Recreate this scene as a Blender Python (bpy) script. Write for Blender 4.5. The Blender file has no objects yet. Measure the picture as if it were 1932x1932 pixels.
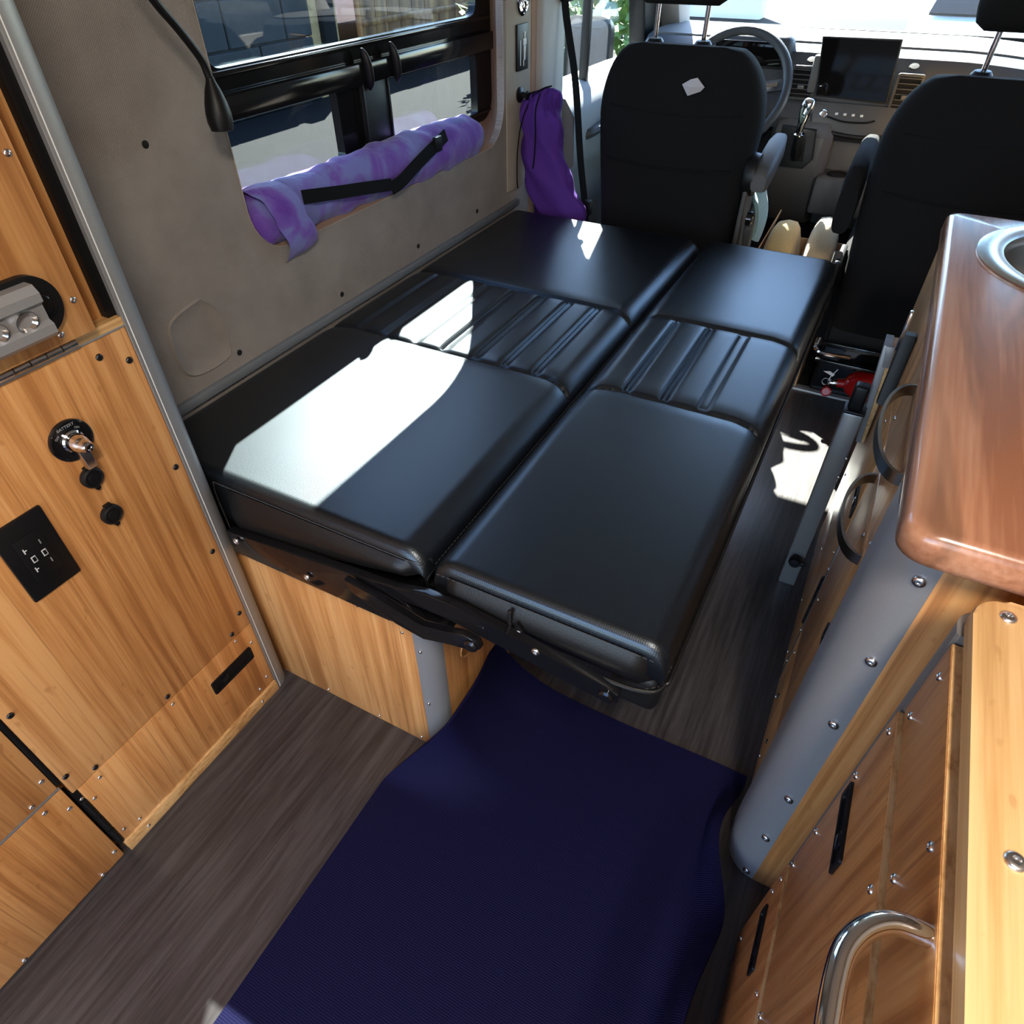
import bpy, bmesh, math, random
from mathutils import Vector, Matrix
R = random.Random(7)
PI = math.pi
scene = bpy.context.scene
COL = scene.collection

# ------------------------------------------------------------------ camera
cam_d = bpy.data.cameras.new('camera')
cam = bpy.data.objects.new('camera', cam_d)
COL.objects.link(cam)
cam_d.sensor_width = 36.0
cam_d.sensor_fit = 'HORIZONTAL'
cam_d.lens = 36.0 * 1256.0 / 1932.0
cam_d.clip_start = 0.02
cam_d.clip_end = 300
def cam_axes():
    f = 1256.0
    V = Vector((977 - 966, 2364 - 966, f)).normalized()
    F = Vector((1865 - 966, -170 - 966, f))
    F = (F - V * F.dot(V)).normalized()
    X = V.cross(F)
    if X.x < 0: X = -X
    return Matrix((X, F, -V))
M3 = cam_axes()
c0, c1, c2 = M3.col[0], M3.col[1], M3.col[2]
rot = Matrix((c0, -c1, -c2)).transposed()
cam.matrix_world = Matrix.Translation((0, 0, 1.25)) @ rot.to_4x4()
scene.camera = cam

# ------------------------------------------------------------------ sky, sun, exposure
SUN_TAN = 0.90
hd = Vector((0.49, -0.872)).normalized()
el = math.atan(SUN_TAN)
sun_dir = Vector((hd.x * math.cos(el), hd.y * math.cos(el), -math.sin(el)))
world = bpy.data.worlds.new('sky')
scene.world = world
world.use_nodes = True
wn = world.node_tree.nodes
wl = world.node_tree.links
for n in list(wn): wn.remove(n)
sky = wn.new('ShaderNodeTexSky')
sky.sky_type = 'NISHITA'
sky.sun_disc = False
sky.sun_elevation = el
sky.sun_rotation = math.atan2(-sun_dir.x, -sun_dir.y)
sky.air_density = 1.0
sky.dust_density = 0.4
sky.ozone_density = 2.0
bg = wn.new('ShaderNodeBackground')
bg.inputs['Strength'].default_value = 1.45
wo = wn.new('ShaderNodeOutputWorld')
tn = wn.new('ShaderNodeMix'); tn.data_type = 'RGBA'; tn.blend_type = 'MULTIPLY'; tn.inputs['Factor'].default_value = 1.0
tn.inputs['B'].default_value = (0.88, 0.97, 1.10, 1)
wl.new(sky.outputs[0], tn.inputs['A'])
wl.new(tn.outputs['Result'], bg.inputs['Color'])
wl.new(bg.outputs[0], wo.inputs['Surface'])
sun_d = bpy.data.lights.new('sun', 'SUN')
sun_d.energy = 95.0
sun_d.angle = math.radians(0.53)
sun_d.color = (1.0, 0.96, 0.90)
sun = bpy.data.objects.new('sun', sun_d)
COL.objects.link(sun)
sun.rotation_euler = sun_dir.to_track_quat('-Z', 'Y').to_euler()
sun.location = (-3, 4, 5)
scene.view_settings.view_transform = 'Standard'
scene.view_settings.look = 'None'
scene.view_settings.exposure = 0.0
scene.view_settings.gamma = 1.0
scene.view_settings.use_curve_mapping = False

# ------------------------------------------------------------------ materials
def newmat(name):
    m = bpy.data.materials.new(name)
    m.use_nodes = True
    nt = m.node_tree
    for n in list(nt.nodes): nt.nodes.remove(n)
    out = nt.nodes.new('ShaderNodeOutputMaterial')
    b = nt.nodes.new('ShaderNodeBsdfPrincipled')
    nt.links.new(b.outputs[0], out.inputs['Surface'])
    return m, nt, b, out

def plain(name, col, rough=0.5, metal=0.0, spec=0.5, noise=0.0, nscale=40.0, bump=0.0, bscale=200.0, emit=None, est=0.0, sheen=0.0, coat=0.0, stretch=None):
    m, nt, b, out = newmat(name)
    b.inputs['Base Color'].default_value = (*col, 1)
    b.inputs['Roughness'].default_value = rough
    b.inputs['Metallic'].default_value = metal
    b.inputs['Specular IOR Level'].default_value = spec
    b.inputs['Sheen Weight'].default_value = sheen
    b.inputs['Coat Weight'].default_value = coat
    tc = nt.nodes.new('ShaderNodeTexCoord')
    src = tc.outputs['Object']
    if stretch:
        mp = nt.nodes.new('ShaderNodeMapping')
        mp.inputs['Scale'].default_value = stretch
        nt.links.new(src, mp.inputs['Vector'])
        src = mp.outputs[0]
    if noise > 0:
        n = nt.nodes.new('ShaderNodeTexNoise')
        n.inputs['Scale'].default_value = nscale
        n.inputs['Detail'].default_value = 5
        nt.links.new(src, n.inputs['Vector'])
        mx = nt.nodes.new('ShaderNodeMix')
        mx.data_type = 'RGBA'
        mx.inputs['A'].default_value = (*[c * (1 - noise) for c in col], 1)
        mx.inputs['B'].default_value = (*[min(1, c * (1 + noise)) for c in col], 1)
        nt.links.new(n.outputs['Fac'], mx.inputs['Factor'])
        nt.links.new(mx.outputs['Result'], b.inputs['Base Color'])
    if bump > 0:
        n2 = nt.nodes.new('ShaderNodeTexNoise')
        n2.inputs['Scale'].default_value = bscale
        n2.inputs['Detail'].default_value = 3
        nt.links.new(src, n2.inputs['Vector'])
        bp = nt.nodes.new('ShaderNodeBump')
        bp.inputs['Strength'].default_value = bump
        bp.inputs['Distance'].default_value = 0.002
        nt.links.new(n2.outputs['Fac'], bp.inputs['Height'])
        nt.links.new(bp.outputs[0], b.inputs['Normal'])
    if emit:
        b.inputs['Emission Color'].default_value = (*emit, 1)
        b.inputs['Emission Strength'].default_value = est
    return m

def wood(name, axis, ramp, rough=0.35, across=55.0, along=1.6, fine=260.0, strip=0.0, coat=0.0, spec=0.5, dark=None):
    """grain runs along the given axis (0 x, 1 y, 2 z) of the object's own space"""
    m, nt, b, out = newmat(name)
    N, L = nt.nodes, nt.links
    tc = N.new('ShaderNodeTexCoord')
    def noise(ac, al, detail=4, dist=0.0):
        mp = N.new('ShaderNodeMapping')
        s = [ac, ac, ac]; s[axis] = al
        mp.inputs['Scale'].default_value = s
        L.new(tc.outputs['Object'], mp.inputs['Vector'])
        n = N.new('ShaderNodeTexNoise')
        n.inputs['Scale'].default_value = 1.0
        n.inputs['Detail'].default_value = detail
        n.inputs['Distortion'].default_value = dist
        L.new(mp.outputs[0], n.inputs['Vector'])
        return n.outputs['Fac']
    a = noise(across, along, 5, 0.3)
    f = noise(fine, along * 5, 3)
    w = noise(across * 0.22, along * 0.6, 2)
    def math_(op, x, y, c=None):
        n = N.new('ShaderNodeMath'); n.operation = op
        for i, v in enumerate((x, y)):
            if isinstance(v, (int, float)): n.inputs[i].default_value = v
            else: L.new(v, n.inputs[i])
        return n.outputs[0]
    s = math_('ADD', math_('MULTIPLY', a, 0.5), math_('ADD', math_('MULTIPLY', f, 0.22), math_('MULTIPLY', w, 0.28)))
    cr = N.new('ShaderNodeValToRGB')
    lo_, hi_ = 0.41, 0.59
    cr.color_ramp.elements[0].position = lo_
    cr.color_ramp.elements[1].position = hi_
    cr.color_ramp.elements[0].color = (*ramp[0], 1)
    cr.color_ramp.elements[1].color = (*ramp[-1], 1)
    for i, c in enumerate(ramp[1:-1]):
        e = cr.color_ramp.elements.new(lo_ + (hi_ - lo_) * (i + 1) / (len(ramp) - 1))
        e.color = (*c, 1)
    L.new(s, cr.inputs[0])
    colr = cr.outputs[0]
    if strip > 0:      # fine dark fibre lines and the paler growth nodes of bamboo
        ln_ = noise(across * 3.2, along * 1.5, 2)
        r3 = N.new('ShaderNodeValToRGB')
        r3.color_ramp.elements[0].position = 0.60; r3.color_ramp.elements[0].color = (0, 0, 0, 1)
        r3.color_ramp.elements[1].position = 0.70; r3.color_ramp.elements[1].color = (1, 1, 1, 1)
        L.new(ln_, r3.inputs[0])
        m3 = N.new('ShaderNodeMix'); m3.data_type = 'RGBA'
        L.new(math_('MULTIPLY', r3.outputs[0], strip), m3.inputs['Factor'])
        L.new(colr, m3.inputs['A']); m3.inputs['B'].default_value = (*[c * 0.75 for c in ramp[0]], 1)
        kn_ = noise(across * 1.1, 34.0, 1)
        r4 = N.new('ShaderNodeValToRGB')
        r4.color_ramp.elements[0].position = 0.70; r4.color_ramp.elements[0].color = (0, 0, 0, 1)
        r4.color_ramp.elements[1].position = 0.76; r4.color_ramp.elements[1].color = (1, 1, 1, 1)
        L.new(kn_, r4.inputs[0])
        m4 = N.new('ShaderNodeMix'); m4.data_type = 'RGBA'
        L.new(math_('MULTIPLY', r4.outputs[0], 0.45), m4.inputs['Factor'])
        L.new(m3.outputs['Result'], m4.inputs['A']); m4.inputs['B'].default_value = (*[c * 0.9 for c in ramp[0]], 1)
        colr = m4.outputs['Result']
    if dark:
        dn = noise(across * 0.45, along * 0.9, 3, 1.2)
        r2 = N.new('ShaderNodeValToRGB')
        r2.color_ramp.elements[0].position = dark[1]; r2.color_ramp.elements[0].color = (0, 0, 0, 1)
        r2.color_ramp.elements[1].position = dark[1] + 0.07; r2.color_ramp.elements[1].color = (1, 1, 1, 1)
        L.new(dn, r2.inputs[0])
        mx = N.new('ShaderNodeMix'); mx.data_type = 'RGBA'
        L.new(math_('MULTIPLY', r2.outputs[0], dark[2]), mx.inputs['Factor'])
        L.new(colr, mx.inputs['A'])
        mx.inputs['B'].default_value = (*dark[0], 1)
        colr = mx.outputs['Result']
    L.new(colr, b.inputs['Base Color'])
    b.inputs['Roughness'].default_value = rough
    b.inputs['Specular IOR Level'].default_value = spec
    b.inputs['Coat Weight'].default_value = coat
    b.inputs['Coat Roughness'].default_value = 0.08
    bp = N.new('ShaderNodeBump')
    bp.inputs['Strength'].default_value = 0.08
    bp.inputs['Distance'].default_value = 0.001
    L.new(f, bp.inputs['Height'])
    L.new(bp.outputs[0], b.inputs['Normal'])
    return m

def weave(name, c0, c1, scale=900.0, rough=0.9):
    m, nt, b, out = newmat(name)
    N, L = nt.nodes, nt.links
    tc = N.new('ShaderNodeTexCoord')
    ws = []
    for rt in ((PI / 4, 0, 0), (-PI / 4, 0, 0)):
        mp = N.new('ShaderNodeMapping'); mp.inputs['Rotation'].default_value = rt
        L.new(tc.outputs['Object'], mp.inputs['Vector'])
        w = N.new('ShaderNodeTexWave'); w.bands_direction = 'Y'
        w.inputs['Scale'].default_value = scale / 6.283
        w.inputs['Distortion'].default_value = 1.5
        w.inputs['Detail'].default_value = 1
        L.new(mp.outputs[0], w.inputs['Vector']); ws.append(w.outputs['Fac'])
    n = N.new('ShaderNodeTexNoise'); n.inputs['Scale'].default_value = 9; n.inputs['Detail'].default_value = 8
    L.new(tc.outputs['Object'], n.inputs['Vector'])
    a = N.new('ShaderNodeMath'); a.operation = 'MULTIPLY'; L.new(ws[0], a.inputs[0]); L.new(ws[1], a.inputs[1])
    a2 = N.new('ShaderNodeMath'); a2.operation = 'MULTIPLY_ADD'
    L.new(a.outputs[0], a2.inputs[0]); a2.inputs[1].default_value = 0.6
    s = N.new('ShaderNodeMath'); s.operation = 'MULTIPLY'; L.new(n.outputs['Fac'], s.inputs[0]); s.inputs[1].default_value = 0.6
    L.new(s.outputs[0], a2.inputs[2])
    mx = N.new('ShaderNodeMix'); mx.data_type = 'RGBA'
    mx.inputs['A'].default_value = (*c0, 1); mx.inputs['B'].default_value = (*c1, 1)
    L.new(a2.outputs[0], mx.inputs['Factor'])
    L.new(mx.outputs['Result'], b.inputs['Base Color'])
    b.inputs['Roughness'].default_value = rough
    b.inputs['Specular IOR Level'].default_value = 0.15
    bp = N.new('ShaderNodeBump'); bp.inputs['Strength'].default_value = 0.5; bp.inputs['Distance'].default_value = 0.001
    L.new(a.outputs[0], bp.inputs['Height']); L.new(bp.outputs[0], b.inputs['Normal'])
    return m

def glass(name, tint, gl=1.0):
    m = bpy.data.materials.new(name); m.use_nodes = True
    nt = m.node_tree
    for n in list(nt.nodes): nt.nodes.remove(n)
    out = nt.nodes.new('ShaderNodeOutputMaterial')
    t = nt.nodes.new('ShaderNodeBsdfTransparent'); t.inputs['Color'].default_value = (*tint, 1)
    g = nt.nodes.new('ShaderNodeBsdfGlossy'); g.inputs['Roughness'].default_value = 0.0
    fr = nt.nodes.new('ShaderNodeFresnel'); ge = nt.nodes.new('ShaderNodeNewGeometry'); io = nt.nodes.new('ShaderNodeMath'); io.operation = 'MULTIPLY_ADD'
    io.inputs[1].default_value = 1 / 1.5 - 1.5; io.inputs[2].default_value = 1.5
    nt.links.new(ge.outputs['Backfacing'], io.inputs[0]); nt.links.new(io.outputs[0], fr.inputs['IOR'])
    mx = nt.nodes.new('ShaderNodeMixShader')
    nt.links.new(fr.outputs[0], mx.inputs[0]); nt.links.new(t.outputs[0], mx.inputs[1]); nt.links.new(g.outputs[0], mx.inputs[2])
    nt.links.new(mx.outputs[0], out.inputs['Surface'])
    return m

BAM = [(0.35, 0.140, 0.040), (0.50, 0.225, 0.072), (0.60, 0.305, 0.112)]
BAM_L = [(0.46, 0.24, 0.085), (0.60, 0.35, 0.14), (0.70, 0.44, 0.20)]
M = {}
M['bam_z'] = wood('bamboo_upright', 2, BAM, strip=0.5)
M['bam_y'] = wood('bamboo_lengthwise', 1, BAM_L, strip=0.5)
M['bam_x'] = wood('bamboo_crosswise', 0, BAM, strip=0.5)
M['bam_edge'] = wood('bamboo_ply_edge', 1, [(0.36, 0.18, 0.06), (0.58, 0.33, 0.13), (0.66, 0.41, 0.18)], across=160, along=30)
M['maple'] = wood('red_maple', 1, [(0.27, 0.108, 0.055), (0.38, 0.170, 0.092), (0.45, 0.225, 0.130)], rough=0.24, across=22, along=1.2, fine=180, coat=0.3, dark=((0.14, 0.065, 0.035), 0.575, 0.75))
M['floor'] = wood('vinyl_plank', 1, [(0.026, 0.0225, 0.0225), (0.042, 0.037, 0.037), (0.060, 0.054, 0.054)], rough=0.34, across=120, along=5, fine=600, spec=0.5)
M['fabric'] = weave('taupe_fabric', (0.135, 0.118, 0.106), (0.42, 0.380, 0.345), 720)
M['beige_fab'] = weave('beige_fabric', (0.27, 0.235, 0.19), (0.45, 0.40, 0.33), 720)
M['alu'] = plain('grey_aluminium', (0.30, 0.295, 0.295), 0.40, 0.45, noise=0.06, nscale=300)
M['alu_dark'] = plain('satin_aluminium', (0.20, 0.195, 0.19), 0.36, 0.5)
M['trim'] = plain('blue_grey_edging', (0.16, 0.18, 0.20), 0.5, 0.1)
M['steel'] = plain('stainless_steel', (0.62, 0.61, 0.58), 0.25, 1.0, noise=0.08, nscale=60, stretch=(1, 30, 30))
M['chrome'] = plain('chrome', (0.75, 0.75, 0.76), 0.08, 1.0)
M['zinc'] = plain('zinc_screw', (0.62, 0.62, 0.63), 0.25, 1.0)
M['nickel'] = plain('brushed_nickel', (0.30, 0.28, 0.25), 0.28, 1.0)
M['blk'] = plain('black_plastic', (0.0045, 0.0045, 0.005), 0.45, spec=0.28)
M['blk_gloss'] = plain('gloss_black_paint', (0.006, 0.006, 0.007), 0.12)
M['blk_matte'] = plain('matt_black', (0.012, 0.012, 0.012), 0.8, spec=0.2)
M['blk_screw'] = plain('black_screw', (0.012, 0.011, 0.010), 0.25)
M['seat_fab'] = plain('black_seat_cloth', (0.0075, 0.0072, 0.0075), 0.92, spec=0.15, bump=0.3, bscale=900)
M['seat_side'] = plain('dark_grey_seat_plastic', (0.055, 0.052, 0.048), 0.6)
M['dash'] = plain('dark_grey_dashboard', (0.030, 0.032, 0.036), 0.55, bump=0.15, bscale=1200)
M['dash_lt'] = plain('grey_dashboard', (0.075, 0.070, 0.066), 0.6, bump=0.15, bscale=1200)
M['door_grey'] = plain('grey_door_plastic', (0.20, 0.21, 0.215), 0.6)
M['pillar'] = plain('grey_pillar_plastic', (0.32, 0.30, 0.28), 0.7)
M['white_paint'] = plain('white_paint', (0.75, 0.76, 0.76), 0.3)
M['rubber'] = plain('black_rubber_floor', (0.010, 0.010, 0.010), 0.7, bump=0.4, bscale=300)
M['paper'] = plain('white_paper', (0.80, 0.78, 0.80), 0.8)
M['stitch'] = plain('stitch_thread', (0.05, 0.05, 0.053), 0.8, spec=0.2)
M['cardboard'] = plain('cardboard', (0.46, 0.27, 0.145), 0.85, noise=0.1)
M['towel_tan'] = plain('tan_towel', (0.56, 0.40, 0.18), 0.95, sheen=0.3, bump=0.9, bscale=500, noise=0.15, nscale=200)
M['towel_cream'] = plain('cream_towel', (0.68, 0.52, 0.32), 0.95, sheen=0.3, bump=0.9, bscale=500, noise=0.15, nscale=200)
M['towel_teal'] = plain('teal_towel', (0.21, 0.33, 0.33), 0.95, sheen=0.3, bump=0.9, bscale=500, noise=0.2, nscale=200)
M['red'] = plain('red_enamel', (0.42, 0.008, 0.008), 0.15, coat=0.4)
M['strap'] = plain('black_webbing', (0.005, 0.005, 0.0055), 0.85, spec=0.12, bump=0.4, bscale=800)
M['g_tint'] = glass('privacy_glass', (0.58, 0.62, 0.62))
M['g_clear'] = glass('clear_glass', (0.90, 0.93, 0.91))
M['board'] = plain('tan_board', (0.52, 0.27, 0.06), 0.6)
M['screen'] = plain('screen_glass', (0.004, 0.0035, 0.0035), 0.06, spec=0.14)
M['white_txt'] = plain('white_print', (0.55, 0.55, 0.55), 0.6)
M['grey_txt'] = plain('grey_print', (0.22, 0.22, 0.22), 0.6)
M['brown_fab'] = weave('brown_fabric', (0.26, 0.155, 0.105), (0.40, 0.27, 0.19), 1700)
M['osb'] = plain('strand_board', (0.50, 0.34, 0.15), 0.8, noise=0.35, nscale=25)
M['plywood'] = wood('brown_timber', 2, [(0.10, 0.045, 0.02), (0.25, 0.12, 0.05), (0.42, 0.24, 0.09)], across=9, along=0.4)
M['bush'] = plain('leaf_green', (0.10, 0.17, 0.035), 0.7, noise=0.5, nscale=30)
M['ceiling'] = plain('pale_headliner', (0.55, 0.53, 0.50), 0.9)
M['stucco'] = plain('cream_stucco', (0.62, 0.58, 0.50), 0.9)
M['carp'] = plain('pale_car_paint', (0.45, 0.50, 0.52), 0.25, coat=0.6)

# vinyl of the cushions: fine perforation relief
def vinyl():
    m, nt, b, out = newmat('black_vinyl')
    N, L = nt.nodes, nt.links
    b.inputs['Base Color'].default_value = (0.0030, 0.0034, 0.0045, 1)
    b.inputs['Roughness'].default_value = 0.36
    b.inputs['Specular IOR Level'].default_value = 0.75
    b.inputs['Specular Tint'].default_value = (0.78, 0.90, 1.0, 1)  # blue of the reflected sky put into the vinyl's sheen colour
    tc = N.new('ShaderNodeTexCoord')
    v = N.new('ShaderNodeTexVoronoi'); v.inputs['Scale'].default_value = 330; v.inputs['Randomness'].default_value = 0.15
    L.new(tc.outputs['Object'], v.inputs['Vector'])
    bp = N.new('ShaderNodeBump'); bp.inputs['Strength'].default_value = 0.25; bp.inputs['Distance'].default_value = 0.0008
    L.new(v.outputs['Distance'], bp.inputs['Height']); L.new(bp.outputs[0], b.inputs['Normal'])
    return m
M['vinyl'] = vinyl()
M['vinyl_s'] = plain('smooth_black_vinyl', (0.007, 0.0065, 0.0063), 0.42, spec=0.35, bump=0.15, bscale=400)

def mat_foam():
    m, nt, b, out = newmat('navy_mat_foam')
    N, L = nt.nodes, nt.links
    b.inputs['Base Color'].default_value = (0.0036, 0.0033, 0.026, 1)
    b.inputs['Roughness'].default_value = 0.8
    b.inputs['Specular IOR Level'].default_value = 0.12
    tc = N.new('ShaderNodeTexCoord')
    w = N.new('ShaderNodeTexWave'); w.bands_direction = 'Y'; w.inputs['Scale'].default_value = 90; w.inputs['Distortion'].default_value = 2
    L.new(tc.outputs['Object'], w.inputs['Vector'])
    bp = N.new('ShaderNodeBump'); bp.inputs['Strength'].default_value = 0.4; bp.inputs['Distance'].default_value = 0.001
    L.new(w.outputs['Fac'], bp.inputs['Height']); L.new(bp.outputs[0], b.inputs['Normal'])
    return m
M['mat'] = mat_foam()

def tie_dye():
    m, nt, b, out = newmat('purple_cloth')
    N, L = nt.nodes, nt.links
    tc = N.new('ShaderNodeTexCoord')
    n = N.new('ShaderNodeTexNoise'); n.inputs['Scale'].default_value = 11; n.inputs['Detail'].default_value = 3; n.inputs['Distortion'].default_value = 0.8
    L.new(tc.outputs['Object'], n.inputs['Vector'])
    cr = N.new('ShaderNodeValToRGB')
    e = cr.color_ramp.elements
    e[0].position = 0.36; e[0].color = (0.105, 0.035, 0.29, 1)
    e[1].position = 0.62; e[1].color = (0.15, 0.16, 0.42, 1)
    x = e.new(0.5); x.color = (0.14, 0.075, 0.36, 1)
    L.new(n.outputs['Fac'], cr.inputs[0]); L.new(cr.outputs[0], b.inputs['Base Color'])
    b.inputs['Roughness'].default_value = 0.8; b.inputs['Sheen Weight'].default_value = 0.2
    b.inputs['Specular IOR Level'].default_value = 0.2
    n2 = N.new('ShaderNodeTexNoise'); n2.inputs['Scale'].default_value = 26; n2.inputs['Detail'].default_value = 4
    L.new(tc.outputs['Object'], n2.inputs['Vector'])
    bp = N.new('ShaderNodeBump'); bp.inputs['Strength'].default_value = 0.5; bp.inputs['Distance'].default_value = 0.012
    L.new(n2.outputs['Fac'], bp.inputs['Height']); L.new(bp.outputs[0], b.inputs['Normal'])
    return m
M['dye'] = tie_dye()
M['purple'] = plain('deep_purple_cloth', (0.070, 0.022, 0.200), 0.8, spec=0.2, noise=0.2, nscale=8)

def asphalt():
    m, nt, b, out = newmat('asphalt')
    N, L = nt.nodes, nt.links
    tc = N.new('ShaderNodeTexCoord')
    n = N.new('ShaderNodeTexNoise'); n.inputs['Scale'].default_value = 55; n.inputs['Detail'].default_value = 6
    L.new(tc.outputs['Object'], n.inputs['Vector'])
    cr = N.new('ShaderNodeValToRGB'); e = cr.color_ramp.elements
    e[0].position = 0.35; e[0].color = (0.0045, 0.0045, 0.0048, 1)
    e[1].position = 0.75; e[1].color = (0.020, 0.020, 0.020, 1)
    L.new(n.outputs['Fac'], cr.inputs[0]); L.new(cr.outputs[0], b.inputs['Base Color'])
    b.inputs['Roughness'].default_value = 0.9
    b.inputs['Specular IOR Level'].default_value = 0.1
    return m
M['asphalt'] = asphalt()
M['block'] = plain('grey_split_block', (0.042, 0.044, 0.043), 0.95, noise=0.35, nscale=14, bump=0.8, bscale=40)
M['mortar'] = plain('pale_mortar', (0.055, 0.065, 0.075), 0.95)

# ------------------------------------------------------------------ mesh helpers
def BM(): return bmesh.new()

def box(b, x0, x1, y0, y1, z0, z1, bev=0.0, seg=2):
    vs = [b.verts.new((x, y, z)) for x in (x0, x1) for y in (y0, y1) for z in (z0, z1)]
    q = [(0, 1, 3, 2), (4, 6, 7, 5), (0, 4, 5, 1), (2, 3, 7, 6), (0, 2, 6, 4), (1, 5, 7, 3)]
    fs = [b.faces.new([vs[i] for i in f]) for f in q]
    if bev > 0:
        es = list({e for f in fs for e in f.edges})
        bmesh.ops.bevel(b, geom=es, offset=bev, segments=seg, profile=0.5, affect='EDGES')
    return vs

def basis(d):
    d = Vector(d).normalized()
    a = Vector((0, 0, 1)) if abs(d.z) < 0.9 else Vector((1, 0, 0))
    u = d.cross(a).normalized(); v = d.cross(u).normalized()
    return d, u, v

def rings(b, rows, close_u=True, cap0=True, cap1=True):
    vr = [[b.verts.new(p) for p in r] for r in rows]
    n = len(rows[0])
    for i in range(len(vr) - 1):
        for j in range(n if close_u else n - 1):
            k = (j + 1) % n
            b.faces.new((vr[i][j], vr[i][k], vr[i + 1][k], vr[i + 1][j]))
    if close_u and cap0 and n > 2: b.faces.new(list(reversed(vr[0])))
    if close_u and cap1 and n > 2: b.faces.new(vr[-1])
    return vr

def cyl(b, p0, p1, r0, r1=None, seg=16):
    p0, p1 = Vector(p0), Vector(p1)
    if r1 is None: r1 = r0
    d, u, v = basis(p1 - p0)
    rows = []
    for p, r in ((p0, r0), (p1, r1)):
        rows.append([p + u * (r * math.cos(2 * PI * i / seg)) + v * (r * math.sin(2 * PI * i / seg)) for i in range(seg)])
    rings(b, rows)

def lathe(b, o, axis, prof, seg=20, caps=True):
    """prof: list of (radius, height along axis)"""
    o = Vector(o); d, u, v = basis(axis)
    rows = [[o + d * h + u * (max(r, 1e-5) * math.cos(2 * PI * i / seg)) + v * (max(r, 1e-5) * math.sin(2 * PI * i / seg)) for i in range(seg)] for r, h in prof]
    rings(b, rows, True, caps, caps)

def spline(pts, n=8):
    """Catmull-Rom through the points"""
    P = [Vector(p) for p in pts]
    P = [P[0] * 2 - P[1]] + P + [P[-1] * 2 - P[-2]]
    out = []
    for i in range(1, len(P) - 2):
        a, bb, c, d = P[i - 1], P[i], P[i + 1], P[i + 2]
        for k in range(n):
            t = k / n
            out.append(0.5 * ((2 * bb) + (c - a) * t + (2 * a - 5 * bb + 4 * c - d) * t * t + (3 * bb - a - 3 * c + d) * t ** 3))
    out.append(P[-2])
    return out

def sweep(b, path, prof, up=(0, 0, 1)):
    """prof: 2d points (side, up); path: 3d points"""
    P = [Vector(p) for p in path]; rows = []
    up = Vector(up)
    for i, p in enumerate(P):
        t = (P[min(i + 1, len(P) - 1)] - P[max(i - 1, 0)]).normalized()
        s = t.cross(up)
        if s.length < 1e-4: s = t.cross(Vector((1, 0, 0)))
        s.normalize(); w = s.cross(t).normalized()
        pr = prof(i / max(1, len(P) - 1)) if callable(prof) else prof
        rows.append([p + s * a + w * c for a, c in pr])
    rings(b, rows)

def circ(r, n=10): return [(r * math.cos(2 * PI * i / n), r * math.sin(2 * PI * i / n)) for i in range(n)]
def rect(w, h): return [(-w / 2, -h / 2), (w / 2, -h / 2), (w / 2, h / 2), (-w / 2, h / 2)]
def tube(b, path, r, n=10, up=(0, 0, 1)):
    sweep(b, path, (lambda t: circ(r(t), n)) if callable(r) else circ(r, n), up)

def rrect(u0, u1, v0, v1, r, seg=6):
    """rounded rectangle, radii (bottom-left, bottom-right, top-right, top-left)"""
    if isinstance(r, (int, float)): r = (r,) * 4
    out = []
    for (cx, cy, a0, rr) in ((u0 + r[0], v0 + r[0], PI, r[0]), (u1 - r[1], v0 + r[1], 1.5 * PI, r[1]), (u1 - r[2], v1 - r[2], 0, r[2]), (u0 + r[3], v1 - r[3], 0.5 * PI, r[3])):
        if rr < 1e-6: out.append((cx, cy)); continue
        for i in range(seg + 1):
            a = a0 + 0.5 * PI * i / seg
            out.append((cx + rr * math.cos(a), cy + rr * math.sin(a)))
    return out

def prism(b, pts, off, bev=0.0):
    """closed 3d polygon extruded by off"""
    off = Vector(off); P = [Vector(p) for p in pts]
    v0 = [b.verts.new(p) for p in P]; v1 = [b.verts.new(p + off) for p in P]
    n = len(P)
    f0 = b.faces.new(v0); f1 = b.faces.new(list(reversed(v1)))
    for i in range(n):
        j = (i + 1) % n
        b.faces.new((v0[j], v0[i], v1[i], v1[j]))
    if bev > 0:
        es = list(set(f0.edges) | set(f1.edges))
        bmesh.ops.bevel(b, geom=es, offset=bev, segments=2, profile=0.5, affect='EDGES')

def plate(b, outer, holes, fn, off):
    """flat plate with holes: outer and holes are 2d loops, fn maps (u, v) to 3d, off is the thickness vector"""
    off = Vector(off)
    for sgn in (0, 1):
        es = []
        for loop in [outer] + holes:
            vs = [b.verts.new(Vector(fn(*p)) + off * sgn) for p in loop]
            for i in range(len(vs)): es.append(b.edges.new((vs[i], vs[(i + 1) % len(vs)])))
        bmesh.ops.triangle_fill(b, use_beauty=True, use_dissolve=False, edges=es)
    for loop in [outer] + holes:
        a = [b.verts.new(fn(*p)) for p in loop]; c = [b.verts.new(Vector(fn(*p)) + off) for p in loop]
        for i in range(len(a)):
            j = (i + 1) % len(a)
            b.faces.new((a[i], a[j], c[j], c[i]))
    bmesh.ops.remove_doubles(b, verts=b.verts, dist=1e-6)

def grid(b, nu, nv, fn):
    vs = [[b.verts.new(fn(i / nu, j / nv)) for j in range(nv + 1)] for i in range(nu + 1)]
    for i in range(nu):
        for j in range(nv):
            b.faces.new((vs[i][j], vs[i + 1][j], vs[i + 1][j + 1], vs[i][j + 1]))
    return vs

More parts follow.
